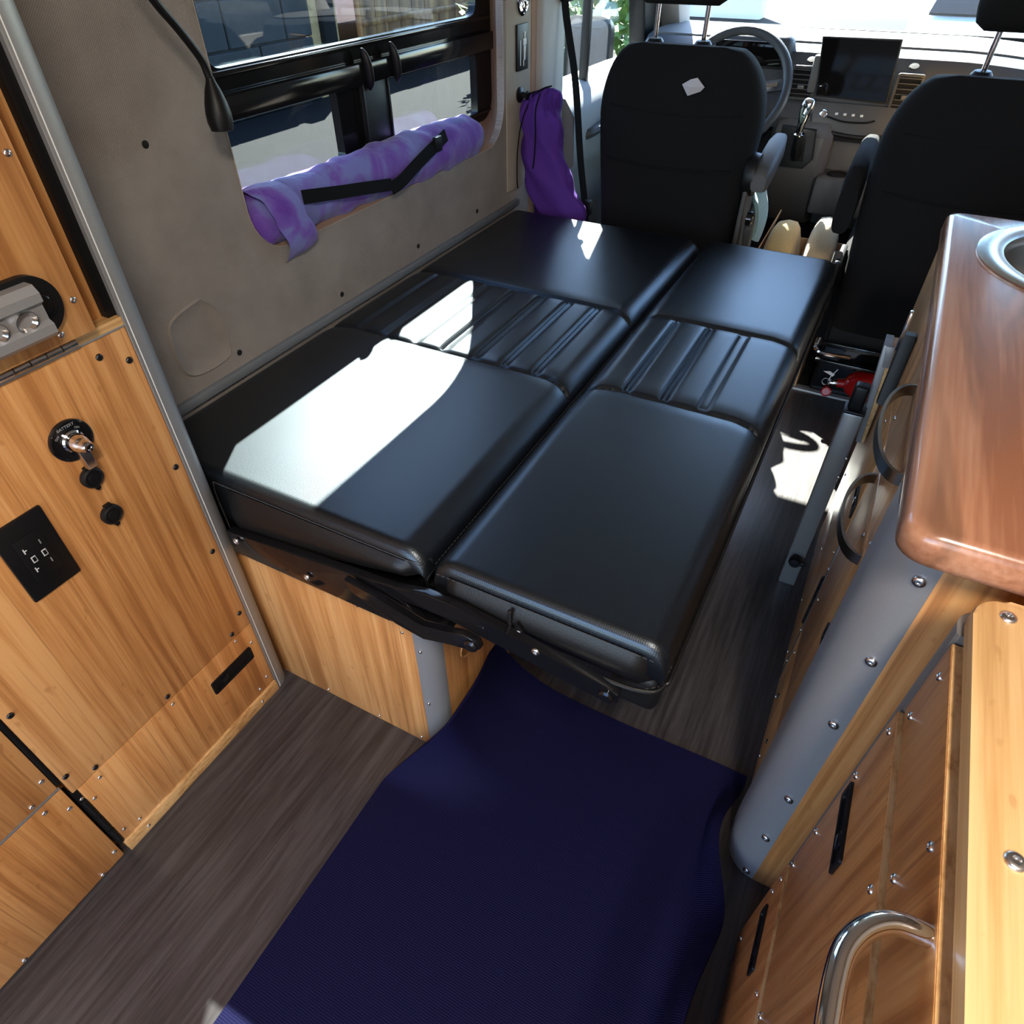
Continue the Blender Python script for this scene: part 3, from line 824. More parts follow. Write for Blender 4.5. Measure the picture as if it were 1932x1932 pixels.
# bamboo base with aluminium corner
b = BM(); box(b, -0.875, -0.474, 0.527, 0.545, 0.0, 0.400, 0.0012); obj('base_end', b, 'bam_z', sofa)
b = BM(); box(b, -0.875, -0.474, 0.524, 0.529, 0.3975, 0.402, 0.0008); obj('base_edge', b, 'bam_edge', sofa)
arc_o = [(-0.476, 0.5275)] + [(-0.476 + 0.036 * math.sin(PI / 2 * i / 10), 0.5275 + 0.036 * (1 - math.cos(PI / 2 * i / 10))) for i in range(11)]
arc_i = [(-0.476 + 0.030 * math.sin(PI / 2 * i / 10), 0.5335 + 0.030 * (1 - math.cos(PI / 2 * i / 10))) for i in range(10, -1, -1)]
b = BM(); prism(b, [(x, y, 0.0) for x, y in arc_o + arc_i], (0, 0, 0.392)); obj('corner_post', b, 'alu', sofa)
side = [(u, v) for u, v in rrect(0.5645, 1.95, 0.0, 0.40, 0.002, 2)]
hole = [(0.636 + 0.021 * math.cos(2 * PI * i / 24), 0.222 + 0.021 * math.sin(2 * PI * i / 24)) for i in range(24)]
b = BM(); plate(b, side, [hole], lambda u, v: (-0.440, u, v), (-0.016, 0, 0)); sp = obj('base_side', b, 'bam_z', sofa)
b = BM(); lathe(b, (-0.439, 0.636, 0.222), (1, 0, 0), [(0.021, -0.016), (0.021, 0.0), (0.0245, 0.001), (0.0245, -0.002), (0.021, -0.016)], 24, False); obj('finger_ring', b, 'bam_edge', sp)
b = BM(); box(b, -0.86, -0.475, 0.60, 1.93, 0.01, 0.36); obj('base_inside', b, 'blk_matte', sofa)
for x, z in ((-0.755, 0.378), (-0.585, 0.372), (-0.495, 0.352), (-0.735, 0.012), (-0.60, 0.012), (-0.495, 0.012)):
    place('screw', SCREW_S, sofa, (x, 0.527, z), (0, -1, 0))
for z in (0.315, 0.155, 0.03):
    place('screw', SCREW_S, sofa, (-0.464, 0.5285, z), (0.15, -1, 0))

# ================================================================== LEFT TALL CABINET
XC = -0.842
cab = thing('tall_cabinet', 'tall bamboo cabinet with switches and sockets on the left', 'cabinet', (-0.95, -0.1, 0))
b = BM(); box(b, -1.05, -0.872, -0.9, 0.484, 0.0, 0.85, 0.001); obj('carcass', b, 'bam_z', cab)
b = BM(); box(b, -1.05, -0.905, -0.9, 0.484, 0.85, 1.90, 0.001); obj('upper_carcass', b, 'bam_z', cab)
fp = BM(); box(fp, -0.870, XC, 0.100, 0.484, 0.2245, 0.846, 0.0012); front = obj('front_panel', fp, 'bam_z', cab)
for y, z in ((0.435, 0.824), (0.471, 0.802), (0.471, 0.618), (0.471, 0.433), (0.471, 0.267), (0.441, 0.237), (0.289, 0.236), (0.144, 0.233), (0.108, 0.266), (0.110, 0.437)):
    place('screw', SCREW_B, front, (XC, y, z), (1, 0, 0))
b = BM(); box(b, -0.905, XC + 0.001, -0.9, 0.484, 0.848, 0.860, 0.001); obj('ledge', b, 'bam_y', cab)
b = BM(); box(b, XC - 0.002, XC + 0.0015, 0.10, 0.484, 0.8462, 0.8488, 0.0005); obj('ledge_strip', b, 'alu', cab)
ud = BM(); box(ud, -0.842, -0.820, -0.9, 0.436, 0.868, 1.88, 0.0015); udoor = obj('upper_door', ud, 'bam_z', cab)
for y, z in ((0.431, 1.069), (0.428, 0.911), (0.397, 0.880), (0.10, 0.88), (-0.2, 0.88), (0.431, 1.25)):
    place('screw', SCREW, udoor, (-0.820, y - 0.004, z), (1, 0, 0))
b = BM(); box(b, -0.905, -0.862, 0.452, 0.472, 0.860, 1.90, 0.001); obj('door_stile', b, 'bam_z', cab)
b = BM(); box(b, -0.905, -0.850, 0.472, 0.486, 0.860, 1.90, 0.001); obj('shadow_gap', b, 'blk', cab)
# piano hinge under the upper door
hin = BM(); box(hin, -0.8405, -0.8385, -0.6, 0.412, 0.858, 0.872, 0.0005); hinge = obj('piano_hinge', hin, 'steel', cab)
b = BM(); cyl(b, (0, -0.0096, 0), (0, 0.0096, 0), 0.0064, None, 14); kn = mesh_of('knuckle', b, 'zinc')
y = 0.402
while y > -0.12:
    place('knuckle', kn, hinge, (-0.8355, y, 0.8585)); y -= 0.0205
# drawer below, toe strip, neighbours
dr = BM(); box(dr, -0.868, XC, 0.108, 0.484, 0.032, 0.2215, 0.0012); drawer = obj('drawer', dr, 'bam_z', cab)
for y, z in ((0.442, 0.214), (0.470, 0.178), (0.471, 0.060), (0.290, 0.211), (0.447, 0.046), (0.140, 0.207), (0.116, 0.178), (0.117, 0.058), (0.144, 0.044)):
    place('screw', SCREW_S, drawer, (XC, y, z), (1, 0, 0))
def pull(parent, x, y0, y1, z, nx, h=0.034):
    """black recessed finger pull"""
    b = BM(); plate(b, rrect(y0, y1, z - h / 2, z + h / 2, 0.004, 3), [rrect(y0 + 0.006, y1 - 0.006, z - h / 2 + 0.006, z + h / 2 - 0.006, 0.004, 3)], lambda u, v: (x, u, v), (0.003 * nx, 0, 0))
    box(b, x - 0.004 if nx > 0 else x - 0.0005, x + 0.0005 if nx > 0 else x + 0.004, y0 + 0.003, y1 - 0.003, z - h / 2 + 0.003, z + h / 2 - 0.003)
    p = obj('pull', b, 'blk', parent)
    b = BM(); yy = y0 + 0.022
    box(b, min(x, x + 0.004 * nx), max(x, x + 0.004 * nx), yy, yy + 0.016, z - 0.007, z + 0.007, 0.002); obj('pull_button', b, 'blk_gloss', p)
    return p
pull(drawer, XC, 0.362, 0.462, 0.158, 1)
b = BM(); box(b, -0.868, XC + 0.004, 0.104, 0.484, 0.0, 0.030, 0.001); ts = obj('toe_strip', b, 'bam_edge', cab)
for y in (0.438, 0.147): place('screw', SCREW_S, ts, (XC + 0.004, y, 0.014), (1, 0, 0))
b = BM(); box(b, -0.868, XC, -0.9, 0.091, 0.2585, 0.846, 0.0015); lp = obj('side_door', b, 'bam_z', cab)
for y, z in ((0.083, 0.295), (0.054, 0.268)): place('screw', SCREW, lp, (XC, y, z), (1, 0, 0))
b = BM(); box(b, -0.868, XC, -0.9, 0.093, 0.004, 0.2525, 0.0015); lp = obj('side_drawer', b, 'bam_z', cab)
for y, z in ((0.059, 0.238), (0.084, 0.204), (0.085, 0.032), (0.052, 0.010), (-0.092, 0.010)): place('screw', SCREW, lp, (XC, y, z), (1, 0, 0))
b = BM(); box(b, -0.868, XC - 0.001, 0.092, 0.099, 0.262, 0.846, 0.0005); obj('divider_strip', b, 'blk', cab)
b = BM(); box(b, -0.868, XC - 0.004, 0.097, 0.1075, 0.030, 0.222, 0.0005); hs = obj('drawer_hinge', b, 'blk', cab)
b = BM(); cyl(b, (0, 0, -0.024), (0, 0, 0.024), 0.0045, None, 10); kn2 = mesh_of('knuckle', b, 'blk')
for z in (0.06, 0.112, 0.165): place('knuckle', kn2, hs, (XC - 0.002, 0.1035, z))
for z in (0.086, 0.140, 0.195): place('screw', SCREW_S, hs, (XC - 0.004, 0.1035, z), (1, 0, 0))
b = BM(); box(b, XC - 0.003, XC + 0.0005, -0.9, 0.093, 0.2535, 0.2575, 0.0004); obj('metal_strip', b, 'alu', cab)
# aluminium corner post
ao = [(-0.8405, 0.4855), (-0.8405, 0.4905)] + [(-0.8755 + 0.035 * math.cos(a), 0.4905 + 0.035 * math.sin(a)) for a in [PI / 2 * i / 10 for i in range(11)]] + [(-0.905, 0.5255), (-0.905, 0.4855)]
b = BM(); prism(b, [(x, y, 0.0) for x, y in ao], (0, 0, 1.9)); post = obj('corner_post', b, 'alu', cab)
b = BM(); box(b, -0.8412, -0.8390, 0.4835, 0.4863, 0.0, 1.9, 0.0006); obj('post_lip', b, 'alu', cab)
b = BM(); box(b, -0.8408, -0.8395, 0.4893, 0.4903, 0.0, 1.9); obj('post_groove', b, 'white_paint', cab)
# battery switch
bs = BM(); lathe(bs, (XC, 0.354, 0.744), (1, 0, 0), [(0.0285, -0.002), (0.0290, 0.001), (0.0285, 0.0035), (0.0262, 0.0045), (0.0255, 0.0032), (0.0, 0.0030)], 36)
sw = tag(obj('battery_switch', bs, 'blk_gloss', cab), 'round black battery switch with a silver lever')
b = BM(); lathe(b, (XC + 0.003, 0.354, 0.744), (1, 0, 0), [(0.0155, 0.0), (0.0150, 0.004), (0.0128, 0.006), (0.0120, 0.017), (0.0098, 0.023), (0.0085, 0.025), (0.0085, 0.030), (0.006, 0.034), (0.0035, 0.0345), (0.003, 0.033), (0.0, 0.033)], 24); obj('hub', b, 'chrome', sw)
b = BM(); prism(b, [(XC + 0.010, 0.345, 0.742), (XC + 0.010, 0.363, 0.742), (XC + 0.010, 0.3605, 0.722), (XC + 0.010, 0.3605, 0.705), (XC + 0.010, 0.3485, 0.705), (XC + 0.010, 0.3485, 0.722)], (0.011, 0, 0), 0.0015); obj('lever', b, 'zinc', sw)
RT = Matrix.Rotation(PI / 2, 3, 'Y') @ Matrix.Rotation(PI / 2, 3, 'Z')
def print_on(s, size, mat, parent, x, y, z, spin=0.0):
    o = bpy.data.objects.new('lettering', text_mesh(s, size, mat)); COL.objects.link(o); o.parent = parent
    o.location = Vector((x, y, z)) - world_loc(parent); o.rotation_euler = (Matrix.Rotation(spin, 3, 'X') @ RT).to_euler()
print_on('BATTERY', 0.0058, 'grey_txt', sw, XC + 0.0034, 0.354, 0.7645)
print_on('OFF', 0.0042, 'grey_txt', sw, XC + 0.0034, 0.339, 0.756, 0.5)
print_on('ON', 0.0042, 'grey_txt', sw, XC + 0.0034, 0.367, 0.757, -0.5)
# two capped sockets
for y, z in ((0.3535, 0.683), (0.3530, 0.616)):
    b = BM(); lathe(b, (XC, y, z), (1, 0, 0), [(0.0150, -0.001), (0.0152, 0.004), (0.0145, 0.007), (0.0120, 0.0085), (0.0115, 0.0072), (0.007, 0.0070), (0.0065, 0.0082), (0.0, 0.0082)], 28)
    s_ = tag(obj('socket', b, 'blk', cab), 'capped black socket')
    b = BM(); box(b, XC, XC + 0.007, y - 0.0055, y + 0.0055, z + 0.0135, z + 0.0185, 0.001); obj('cap_hinge', b, 'blk', s_)
    b = BM(); lathe(b, (XC + 0.004, y, z - 0.0165), (1, 0, 0), [(0.0038, 0), (0.0038, 0.003), (0.0, 0.0035)], 12); obj('cap_tab', b, 'blk', s_)
# outlet plate
b = BM(); box(b, XC - 0.001, XC + 0.005, 0.2125, 0.2805, 0.568, 0.690, 0.002); ol = tag(obj('outlet_plate', b, 'blk', cab), 'black outlet plate with two outlets and two charging ports')
b = BM(); box(b, XC + 0.004, XC + 0.0062, 0.2290, 0.2640, 0.594, 0.664, 0.001); obj('outlet_insert', b, 'blk', ol)
for zc, s_ in ((0.645, 1), (0.612, -1)):
    b = BM(); box(b, XC + 0.006, XC + 0.0066, 0.2342, 0.2356, zc - 0.003, zc + 0.005); box(b, XC + 0.006, XC + 0.0066, 0.2356, 0.2385, zc + 0.0005, zc + 0.0020); obj('slot', b, 'white_txt', ol)
    b = BM(); box(b, XC + 0.006, XC + 0.0066, 0.2560, 0.2574, zc - 0.002, zc + 0.005); obj('slot', b, 'grey_txt', ol)
for yc in (0.2400, 0.2545):
    b = BM(); box(b, XC + 0.006, XC + 0.0066, yc - 0.0030, yc + 0.0030, 0.6235, 0.6335); po = obj('charging_port', b, 'white_txt', ol)
    b = BM(); box(b, XC + 0.0064, XC + 0.0070, yc - 0.0018, yc + 0.0022, 0.6250, 0.6320); obj('port_tongue', b, 'blk', po)
# reading light on the upper door
rl = BM(); st = rrect(0.15, 0.408, 0.888, 0.958, 0.0345, 10)
prism(rl, [(-0.8205, u, v) for u, v in st], (0.010, 0, 0), 0.002); rlamp = tag(obj('reading_light', rl, 'blk', cab), 'black oval lamp with a silver twin spot body')
b = BM()
pf = [(-0.8105, 0.893), (-0.8105, 0.952), (-0.797, 0.952), (-0.790, 0.944), (-0.790, 0.934), (-0.796, 0.930), (-0.796, 0.912), (-0.790, 0.908), (-0.790, 0.898), (-0.797, 0.892)]
rings(b, [[(x, y, z) for x, z in pf] for y in (0.172, 0.378)]); obj('lamp_body', b, 'alu', rlamp)
b = BM(); lathe(b, (0, 0, 0), (0, 0, 1), [(0.0125, 0.003), (0.0118, 0.003), (0.0085, -0.004), (0.0035, -0.009), (0.0, -0.009)], 20, False); cup = mesh_of('reflector', b, 'chrome')
for y in (0.352, 0.318, 0.284): place('reflector', cup, rlamp, (-0.7925, y, 0.921), (1, 0, -0.25))
b = BM(); lathe(b, (-0.811, 0.384, 0.922), (1, 0, 0), [(0.017, 0), (0.017, 0.002), (0.012, 0.0022), (0.0105, 0.004), (0.0, 0.0045)], 20); obj('touch_button', b, 'blk_gloss', rlamp)

# ================================================================== GALLEY CABINET, WORKTOP, SINK
XF = 0.117
gal = thing('galley_cabinet', 'bamboo galley cabinet with strap handles under the sink worktop', 'cabinet', (0.38, 1.1, 0))
b = BM(); box(b, 0.137, 0.615, 0.592, 1.535, 0.0, 0.66, 0.001); obj('carcass', b, 'bam_z', gal)
for x0, x1, y0, y1 in ((0.137, 0.150, 0.592, 1.535), (0.600, 0.615, 0.592, 1.535), (0.150, 0.600, 1.52, 1.535)):
    b = BM(); box(b, x0, x1, y0, y1, 0.66, 0.808, 0.0008); obj('apron', b, 'bam_z', gal)
b = BM(); box(b, 0.158, 0.615, 0.5755, 0.592, 0.0, 0.808, 0.001); obj('end_panel', b, 'bam_z', gal)
def gdoor(name, y0, y1, z0, z1):
    b = BM(); box(b, XF, 0.136, y0, y1, z0, z1, 0.0012); return obj(name, b, 'bam_gal', gal)
M['bam_gal'] = wood('lacquered_bamboo', 2, BAM, rough=0.34, spec=0.9, strip=0.5, coat=0.5)
for n_ in M['bam_gal'].node_tree.nodes:
    if n_.type == 'BSDF_PRINCIPLED': n_.inputs['Coat Roughness'].default_value = 0.30
d1 = gdoor('top_drawer', 0.664, 1.075, 0.629, 0.806)
d2 = gdoor('door', 0.664, 1.012, 0.180, 0.625)
d3 = gdoor('door', 1.028, 1.534, 0.180, 0.625)
d4 = gdoor('top_panel', 1.079, 1.534, 0.629, 0.806)
d5 = gdoor('kick_panel', 0.664, 1.534, 0.0, 0.177)
for p, L_ in ((d1, ((0.726, 0.74), (0.74, 0.655), (0.722, 0.70), (1.05, 0.66), (1.05, 0.78))), (d2, ((0.722, 0.605), (0.72, 0.523), (0.87, 0.516), (0.70, 0.30), (0.69, 0.22), (0.98, 0.30), (0.823, 0.60))),
              (d3, ((1.152, 0.593), (1.129, 0.434), (1.06, 0.354), (1.06, 0.22), (1.48, 0.24), (1.48, 0.58))), (d5, ((0.69, 0.16), (0.69, 0.02), (0.80, 0.02), (0.95, 0.02), (1.08, 0.02), (1.25, 0.02), (1.42, 0.02), (0.97, 0.15), (1.3, 0.15)))):
    for y, z in L_: place('screw', SCREW_S, p, (XF, y, z), (-1, 0, 0))
for y in (0.66, 0.76, 0.88):
    place('screw', SCREW_B, d5, (XF, y + 0.03, 0.10 - (y - 0.66) * 0.1), (-1, 0, 0))
def strap_handle(parent, yc, z, half, depth, name='handle', mat='nickel', w=0.017):
    b = BM(); pts = []
    for i in range(25):
        a = PI * i / 24
        pts.append((XF + 0.004 - depth * math.sin(a) ** 0.8, yc - half * math.cos(a), z))
    sweep(b, pts, rect(0.0042, w), (0, 0, 1)); return obj(name, b, mat, parent, 30)
strap_handle(d1, 0.862, 0.752, 0.112, 0.040)
strap_handle(d2, 0.858, 0.607, 0.097, 0.040)
pull(d2, XF, 0.655, 0.752, 0.470, -1)
pull(d3, XF, 1.04, 1.13, 0.47, -1)
b = BM(); box(b, XF - 0.001, XF + 0.002, 1.0125, 1.0275, 0.0, 0.42, 0.0005); hg = obj('piano_hinge', b, 'steel', gal)
b = BM(); cyl(b, (0, 0, -0.0125), (0, 0, 0.0125), 0.0042, None, 10); kn3 = mesh_of('knuckle', b, 'blk_gloss')
for i in range(5): place('knuckle', kn3, hg, (XF - 0.002, 1.020, 0.20 + 0.027 * i))
for z in (0.345, 0.28, 0.165, 0.06): place('screw', SCREW_S, hg, (XF - 0.001, 1.020, z), (-1, 0, 0))
# black latch on the far panel
b = BM(); prism(b, [(XF - 0.001, 1.19, 0.60), (XF - 0.001, 1.205, 0.60), (XF - 0.001, 1.235, 0.72), (XF - 0.001, 1.215, 0.722)], (-0.022, 0, 0), 0.003); lt = obj('latch', b, 'blk', d4)
b = BM(); box(b, XF - 0.026, XF - 0.020, 1.214, 1.232, 0.69, 0.76, 0.003); obj('latch_lever', b, 'chrome', lt)
# round aluminium corner
R0 = 0.056; ccx, ccy = 0.104 + R0, 0.576 + R0
ao = [(ccx - R0 * math.cos(PI / 2 * i / 12), ccy - R0 * math.sin(PI / 2 * i / 12)) for i in range(13)]
ai = [(ccx - (R0 - 0.004) * math.cos(PI / 2 * i / 12), ccy - (R0 - 0.004) * math.sin(PI / 2 * i / 12)) for i in range(12, -1, -1)]
b = BM(); prism(b, [(x, y, 0.0) for x, y in [(0.104, 0.664)] + ao + ai + [(0.108, 0.664)]], (0, 0, 0.8085)); gp = obj('corner_post', b, 'alu', gal)
for z in (0.758, 0.625, 0.492, 0.286, 0.151, 0.017): place('screw', SCREW_L, gp, (0.1445, 0.5770, z), (-0.25, -1, 0))

# red maple worktop with the round cut-out
SX, SY, SR = 0.345, 1.285, 0.195
b = BM()
cut = [(SX + 0.168 * math.cos(2 * PI * i / 48), SY + 0.168 * math.sin(2 * PI * i / 48)) for i in range(48)]
out = rrect(0.103, 0.632, 0.533, 1.475, (0.028, 0.004, 0.004, 0.02), 8)
def shr(loop, d):
    cx_, cy_ = 0.3675, 1.004
    return [(x + (d if x < cx_ else -d), y + (d if y < cy_ else -d)) for x, y in loop]
ZT0, ZT1 = 0.810, 0.850
es = []
def ring_xy(loop, z): return [b.verts.new((x, y, z)) for x, y in loop]
prof = [(0.006, ZT0), (0.0015, ZT0 + 0.004), (0.0, ZT0 + 0.010), (0.0, ZT1 - 0.014), (0.0015, ZT1 - 0.007), (0.005, ZT1 - 0.002), (0.011, ZT1)]
L_ = [ring_xy(shr(out, d), z) for d, z in prof]
for a, c in zip(L_[:-1], L_[1:]):
    for i in range(len(a)): b.faces.new((a[i], a[(i + 1) % len(a)], c[(i + 1) % len(a)], c[i]))
h0, h1 = ring_xy(cut, ZT0), ring_xy(cut, ZT1)
for i in range(48): b.faces.new((h0[i], h1[i], h1[(i + 1) % 48], h0[(i + 1) % 48]))
for lo, hi in ((L_[0], h0), (L_[-1], h1)):
    ee = [b.edges.get((lo[i], lo[(i + 1) % len(lo)])) for i in range(len(lo))] + [b.edges.get((hi[i], hi[(i + 1) % 48])) for i in range(48)]
    bmesh.ops.triangle_fill(b, use_beauty=True, use_dissolve=False, edges=ee)
wt = tag(obj('worktop', b, 'maple', None, 40, (0.37, 1.0, 0.81)), 'glossy red maple worktop with dark streaks and a round sink cut-out', 'worktop')
sk = thing('sink', 'round stainless steel sink set into the red worktop', 'sink', (SX, SY, 0.70))
b = BM(); lathe(b, (SX, SY, ZT1), (0, 0, 1), [(0.163, -0.012), (0.163, 0.0005), (0.195, 0.0005), (0.1955, 0.003), (0.190, 0.0048), (0.170, 0.0045), (0.158, 0.001), (0.153, -0.010), (0.153, -0.012), (0.163, -0.012)], 64, False); obj('rim', b, 'steel', sk)
b = BM(); rings(b, [[Vector((SX + r * math.cos(2 * PI * i / 64), SY + r * math.sin(2 * PI * i / 64), ZT1 + z)) for i in range(64)] for r, z in ((0.154, -0.011), (0.150, -0.06), (0.145, -0.11), (0.12, -0.135), (0.03, -0.142), (0.028, -0.15))], True, False, True); obj('bowl', b, 'steel', sk)
b = BM(); lathe(b, (SX, SY, ZT1 - 0.146), (0, 0, 1), [(0.035, 0), (0.034, 0.005), (0.02, 0.006), (0.018, 0.003), (0.0, 0.003)], 24); obj('drain', b, 'chrome', sk)

# ================================================================== NEAR DRAWER CABINET
XN = 0.163
nc = thing('drawer_cabinet', 'bamboo drawer cabinet with a chrome bar handle in the near right corner', 'cabinet', (0.40, 0.0, 0))
b = BM(); box(b, 0.183, 0.615, -0.9, 0.497, 0.0, 0.798, 0.001); obj('carcass', b, 'bam_z', nc)
b = BM(); out = rrect(0.1695, 0.62, -0.9, 0.520, (0.004, 0.004, 0.004, 0.028), 8)
prism(b, [(x, y, 0.799) for x, y in out], (0, 0, 0.017), 0.004); top = obj('top_board', b, 'bam_y', nc)
for y in (0.500, 0.285, 0.05): place('screw', SCREW_L, top, (0.195, y, 0.816))
rows = ((0.004, 0.301, 'bottom_drawer', 0.157), (0.307, 0.680, 'middle_drawer', 0.160), (0.686, 0.788, 'top_drawer', 0.1645))
D = []
DX = []
for z0, z1, nm, xd in rows:
    DX.append(xd)
    b = BM(); box(b, xd, 0.182, -0.9, 0.478, z0, z1, 0.0016); o = obj(nm, b, 'bam_z', nc); D.append(o)
    b = BM(); box(b, xd + 0.001, 0.1815, -0.899, 0.4775, z1 - 0.0006, z1 + 0.0006); obj('top_edge', b, 'bam_edge', o)
for o, L_ in ((D[1], ((0.479, 0.570), (0.479, 0.43), (0.479, 0.33), (0.317, 0.667), (0.30, 0.32), (0.475, 0.665))), (D[2], ((0.314, 0.704), (0.468, 0.706), (0.468, 0.768), (0.310, 0.772))),
              (D[0], ((0.475, 0.285), (0.475, 0.24), (0.47, 0.05), (0.33, 0.287), (0.28, 0.287)))):
    for y, z in L_: place('screw', SCREW if o is not D[0] else SCREW_S, o, (DX[D.index(o)], y - 0.012, z), (-1, 0, 0))
pull(D[1], 0.160, 0.370, 0.462, 0.550, -1)
pull(D[0], 0.157, 0.360, 0.448, 0.215, -1)
b = BM(); pts = spline([(XN + 0.009, 0.236, 0.778), (XN - 0.020, 0.232, 0.779), (XN - 0.040, 0.212, 0.780), (XN - 0.047, 0.180, 0.780), (XN - 0.047, 0.10, 0.780), (XN - 0.047, 0.04, 0.780), (XN - 0.040, 0.008, 0.780), (XN - 0.02, -0.012, 0.779), (XN + 0.009, -0.016, 0.778)], 7)
tube(b, pts, 0.0075, 14); hd_ = tag(obj('bar_handle', b, 'chrome', D[2]), 'chrome bar handle')
for y in (0.236, -0.016):
    b = BM(); cyl(b, (XN + 0.008, y, 0.774), (XN + 0.003, y, 0.774), 0.011, 0.0095, 16); obj('handle_foot', b, 'chrome', D[2])
ao = [(0.1665, 0.4800), (0.1645, 0.4825), (0.1645, 0.490)] + [(0.1895 - 0.025 * math.cos(PI / 2 * i / 8), 0.492 + 0.025 * math.sin(PI / 2 * i / 8)) for i in range(1, 9)] + [(0.215, 0.517), (0.215, 0.4975), (0.183, 0.4975), (0.183, 0.4800)]
b = BM(); prism(b, [(x, y, 0.0) for x, y in ao], (0, 0, 0.798)); obj('corner_post', b, 'alu_dark', nc)

# ================================================================== YOGA MAT
MX0, MX1, MY0, MY1 = -0.513, 0.152, -0.75, 0.752
def mat_pt(u, v, th=0.0):
    y = MY0 + (MY1 - MY0) * v
    s = u * 0.665                                  # arc length from the left edge
    # left edge curls up against the sofa base, right edge against the cabinets
    c = sm(0.42, 0.53, y) * (1 - 0.28 * sm(0.60, 0.752, y))
    x_flat = MX0 + s
    Rr = 0.15; a_len = Rr * PI / 2; t0 = 0.222                # the curled strip
    q = t0 - s
    bend_x = MX0 + 0.245
    if q > 0:
        if q < a_len: xc, zc = bend_x - Rr * math.sin(q / Rr), Rr * (1 - math.cos(q / Rr))
        else: xc, zc = bend_x - Rr, Rr + (q - a_len)
        x = x_flat * (1 - c) + (xc + (0.0 if q < 0 else 0)) * c + 0.0; z = zc * c
        if q < a_len or True: x = x
    else:
        x = x_flat + c * (bend_x - (MX0 + t0)) * max(0, 1 + q / 0.12); z = 0.0
    r = 0.665 - s
    k = 0.095 * sm(0.62, 0.40, y) if y < 0.62 else 0.0
    k = 0.045 + 0.045 * (1 - sm(0.30, 0.50, y)) if y < 0.62 else 0.045 * (1 - sm(0.62, 0.74, y))
    w = 1 - sm(0.0, 0.11, r)
    z += k * w * w
    x -= 0.5 * k * w * w + 0.046 * sm(0.45, 0.62, y) * w
    z += 0.004 * sm(0.66, 0.75, y) * math.sin(u * 9)
    return Vector((x, y, z + 0.002))
b = BM(); nu, nv = 90, 120
T = [[mat_pt(i / nu, j / nv) for j in range(nv + 1)] for i in range(nu + 1)]
def nrm(i, j):
    a = T[min(i + 1, nu)][j] - T[max(i - 1, 0)][j]; c = T[i][min(j + 1, nv)] - T[i][max(j - 1, 0)]
    return a.cross(c).normalized()
lo = [[b.verts.new(T[i][j]) for j in range(nv + 1)] for i in range(nu + 1)]
hi = [[b.verts.new(T[i][j] + nrm(i, j) * 0.0055) for j in range(nv + 1)] for i in range(nu + 1)]
for i in range(nu):
    for j in range(nv):
        b.faces.new((hi[i][j], hi[i + 1][j], hi[i + 1][j + 1], hi[i][j + 1])); b.faces.new((lo[i][j + 1], lo[i + 1][j + 1], lo[i + 1][j], lo[i][j]))
for i in range(nu):
    for j in (0, nv): b.faces.new((lo[i][j], lo[i + 1][j], hi[i + 1][j], hi[i][j]))
for j in range(nv):
    for i in (0, nu): b.faces.new((lo[i][j], lo[i][j + 1], hi[i][j + 1], hi[i][j]))
tag(obj('yoga_mat', b, 'mat', None, 50, (-0.18, 0.1, 0)), 'navy blue yoga mat unrolled on the floor with curled far corners', 'mat')

# ================================================================== FOLDED TABLE AND LEG
tb = thing('folding_table', 'fold-down bamboo table with grey edging against the galley front', 'table', (0.10, 1.36, 0.424))
b = BM(); prism(b, [(0.094, 1.34, 0.640), (0.108, 1.34, 0.640), (0.1145, 1.34, 0.425), (0.1085, 1.34, 0.425)], (0, 0.045, 0), 0.001); obj('table_board', b, 'bam_edge', tb)
b = BM(); box(b, 0.1085, 0.1162, 1.345, 1.385, 0.52, 0.638, 0.001); obj('mount_board', b, 'bam_z', tb)
b = BM(); prism(b, [(0.080, 1.336, 0.642), (0.094, 1.336, 0.642), (0.1085, 1.336, 0.424), (0.098, 1.336, 0.424)], (0, 0.052, 0), 0.002); obj('edging', b, 'alu', tb)
b = BM(); prism(b, [(0.0845, 1.330, 0.643), (0.100, 1.330, 0.643), (0.1035, 1.330, 0.600), (0.091, 1.330, 0.600)], (0, 0.008, 0), 0.002); obj('end_bracket', b, 'alu', tb)
for z in (0.57, 0.45): place('screw', SCREW_S, tb, (0.0845 + (0.642 - z) * 0.078, 1.352, z), (-1, 0, 0))
lg = thing('table_leg', 'grey square table leg with a black cap standing against the galley', 'table leg', (0.075, 1.30, 0))
b = BM(); box(b, 0.054, 0.093, 1.305, 1.343, 0.0, 0.502, 0.004); obj('tube', b, 'alu_dark', lg)
b = BM(); box(b, 0.053, 0.094, 1.304, 1.344, 0.502, 0.508, 0.002); box(b, 0.058, 0.086, 1.309, 1.337, 0.507, 0.562, 0.006, 3); obj('cap', b, 'blk', lg)
kb = BM(); lathe(kb, (0.0735, 1.304, 0.095), (0, -1, 0), [(0.008, 0), (0.008, 0.008), (0.014, 0.010), (0.015, 0.018), (0.012, 0.024), (0.0, 0.025)], 16); box(kb, 0.067, 0.098, 1.283, 1.293, 0.088, 0.102, 0.005, 2); obj('knob', kb, 'blk', lg)
for z in (0.35, 0.40): place('screw', SCREW_S, lg, (0.092, 1.303, z), (0, -1, 0))

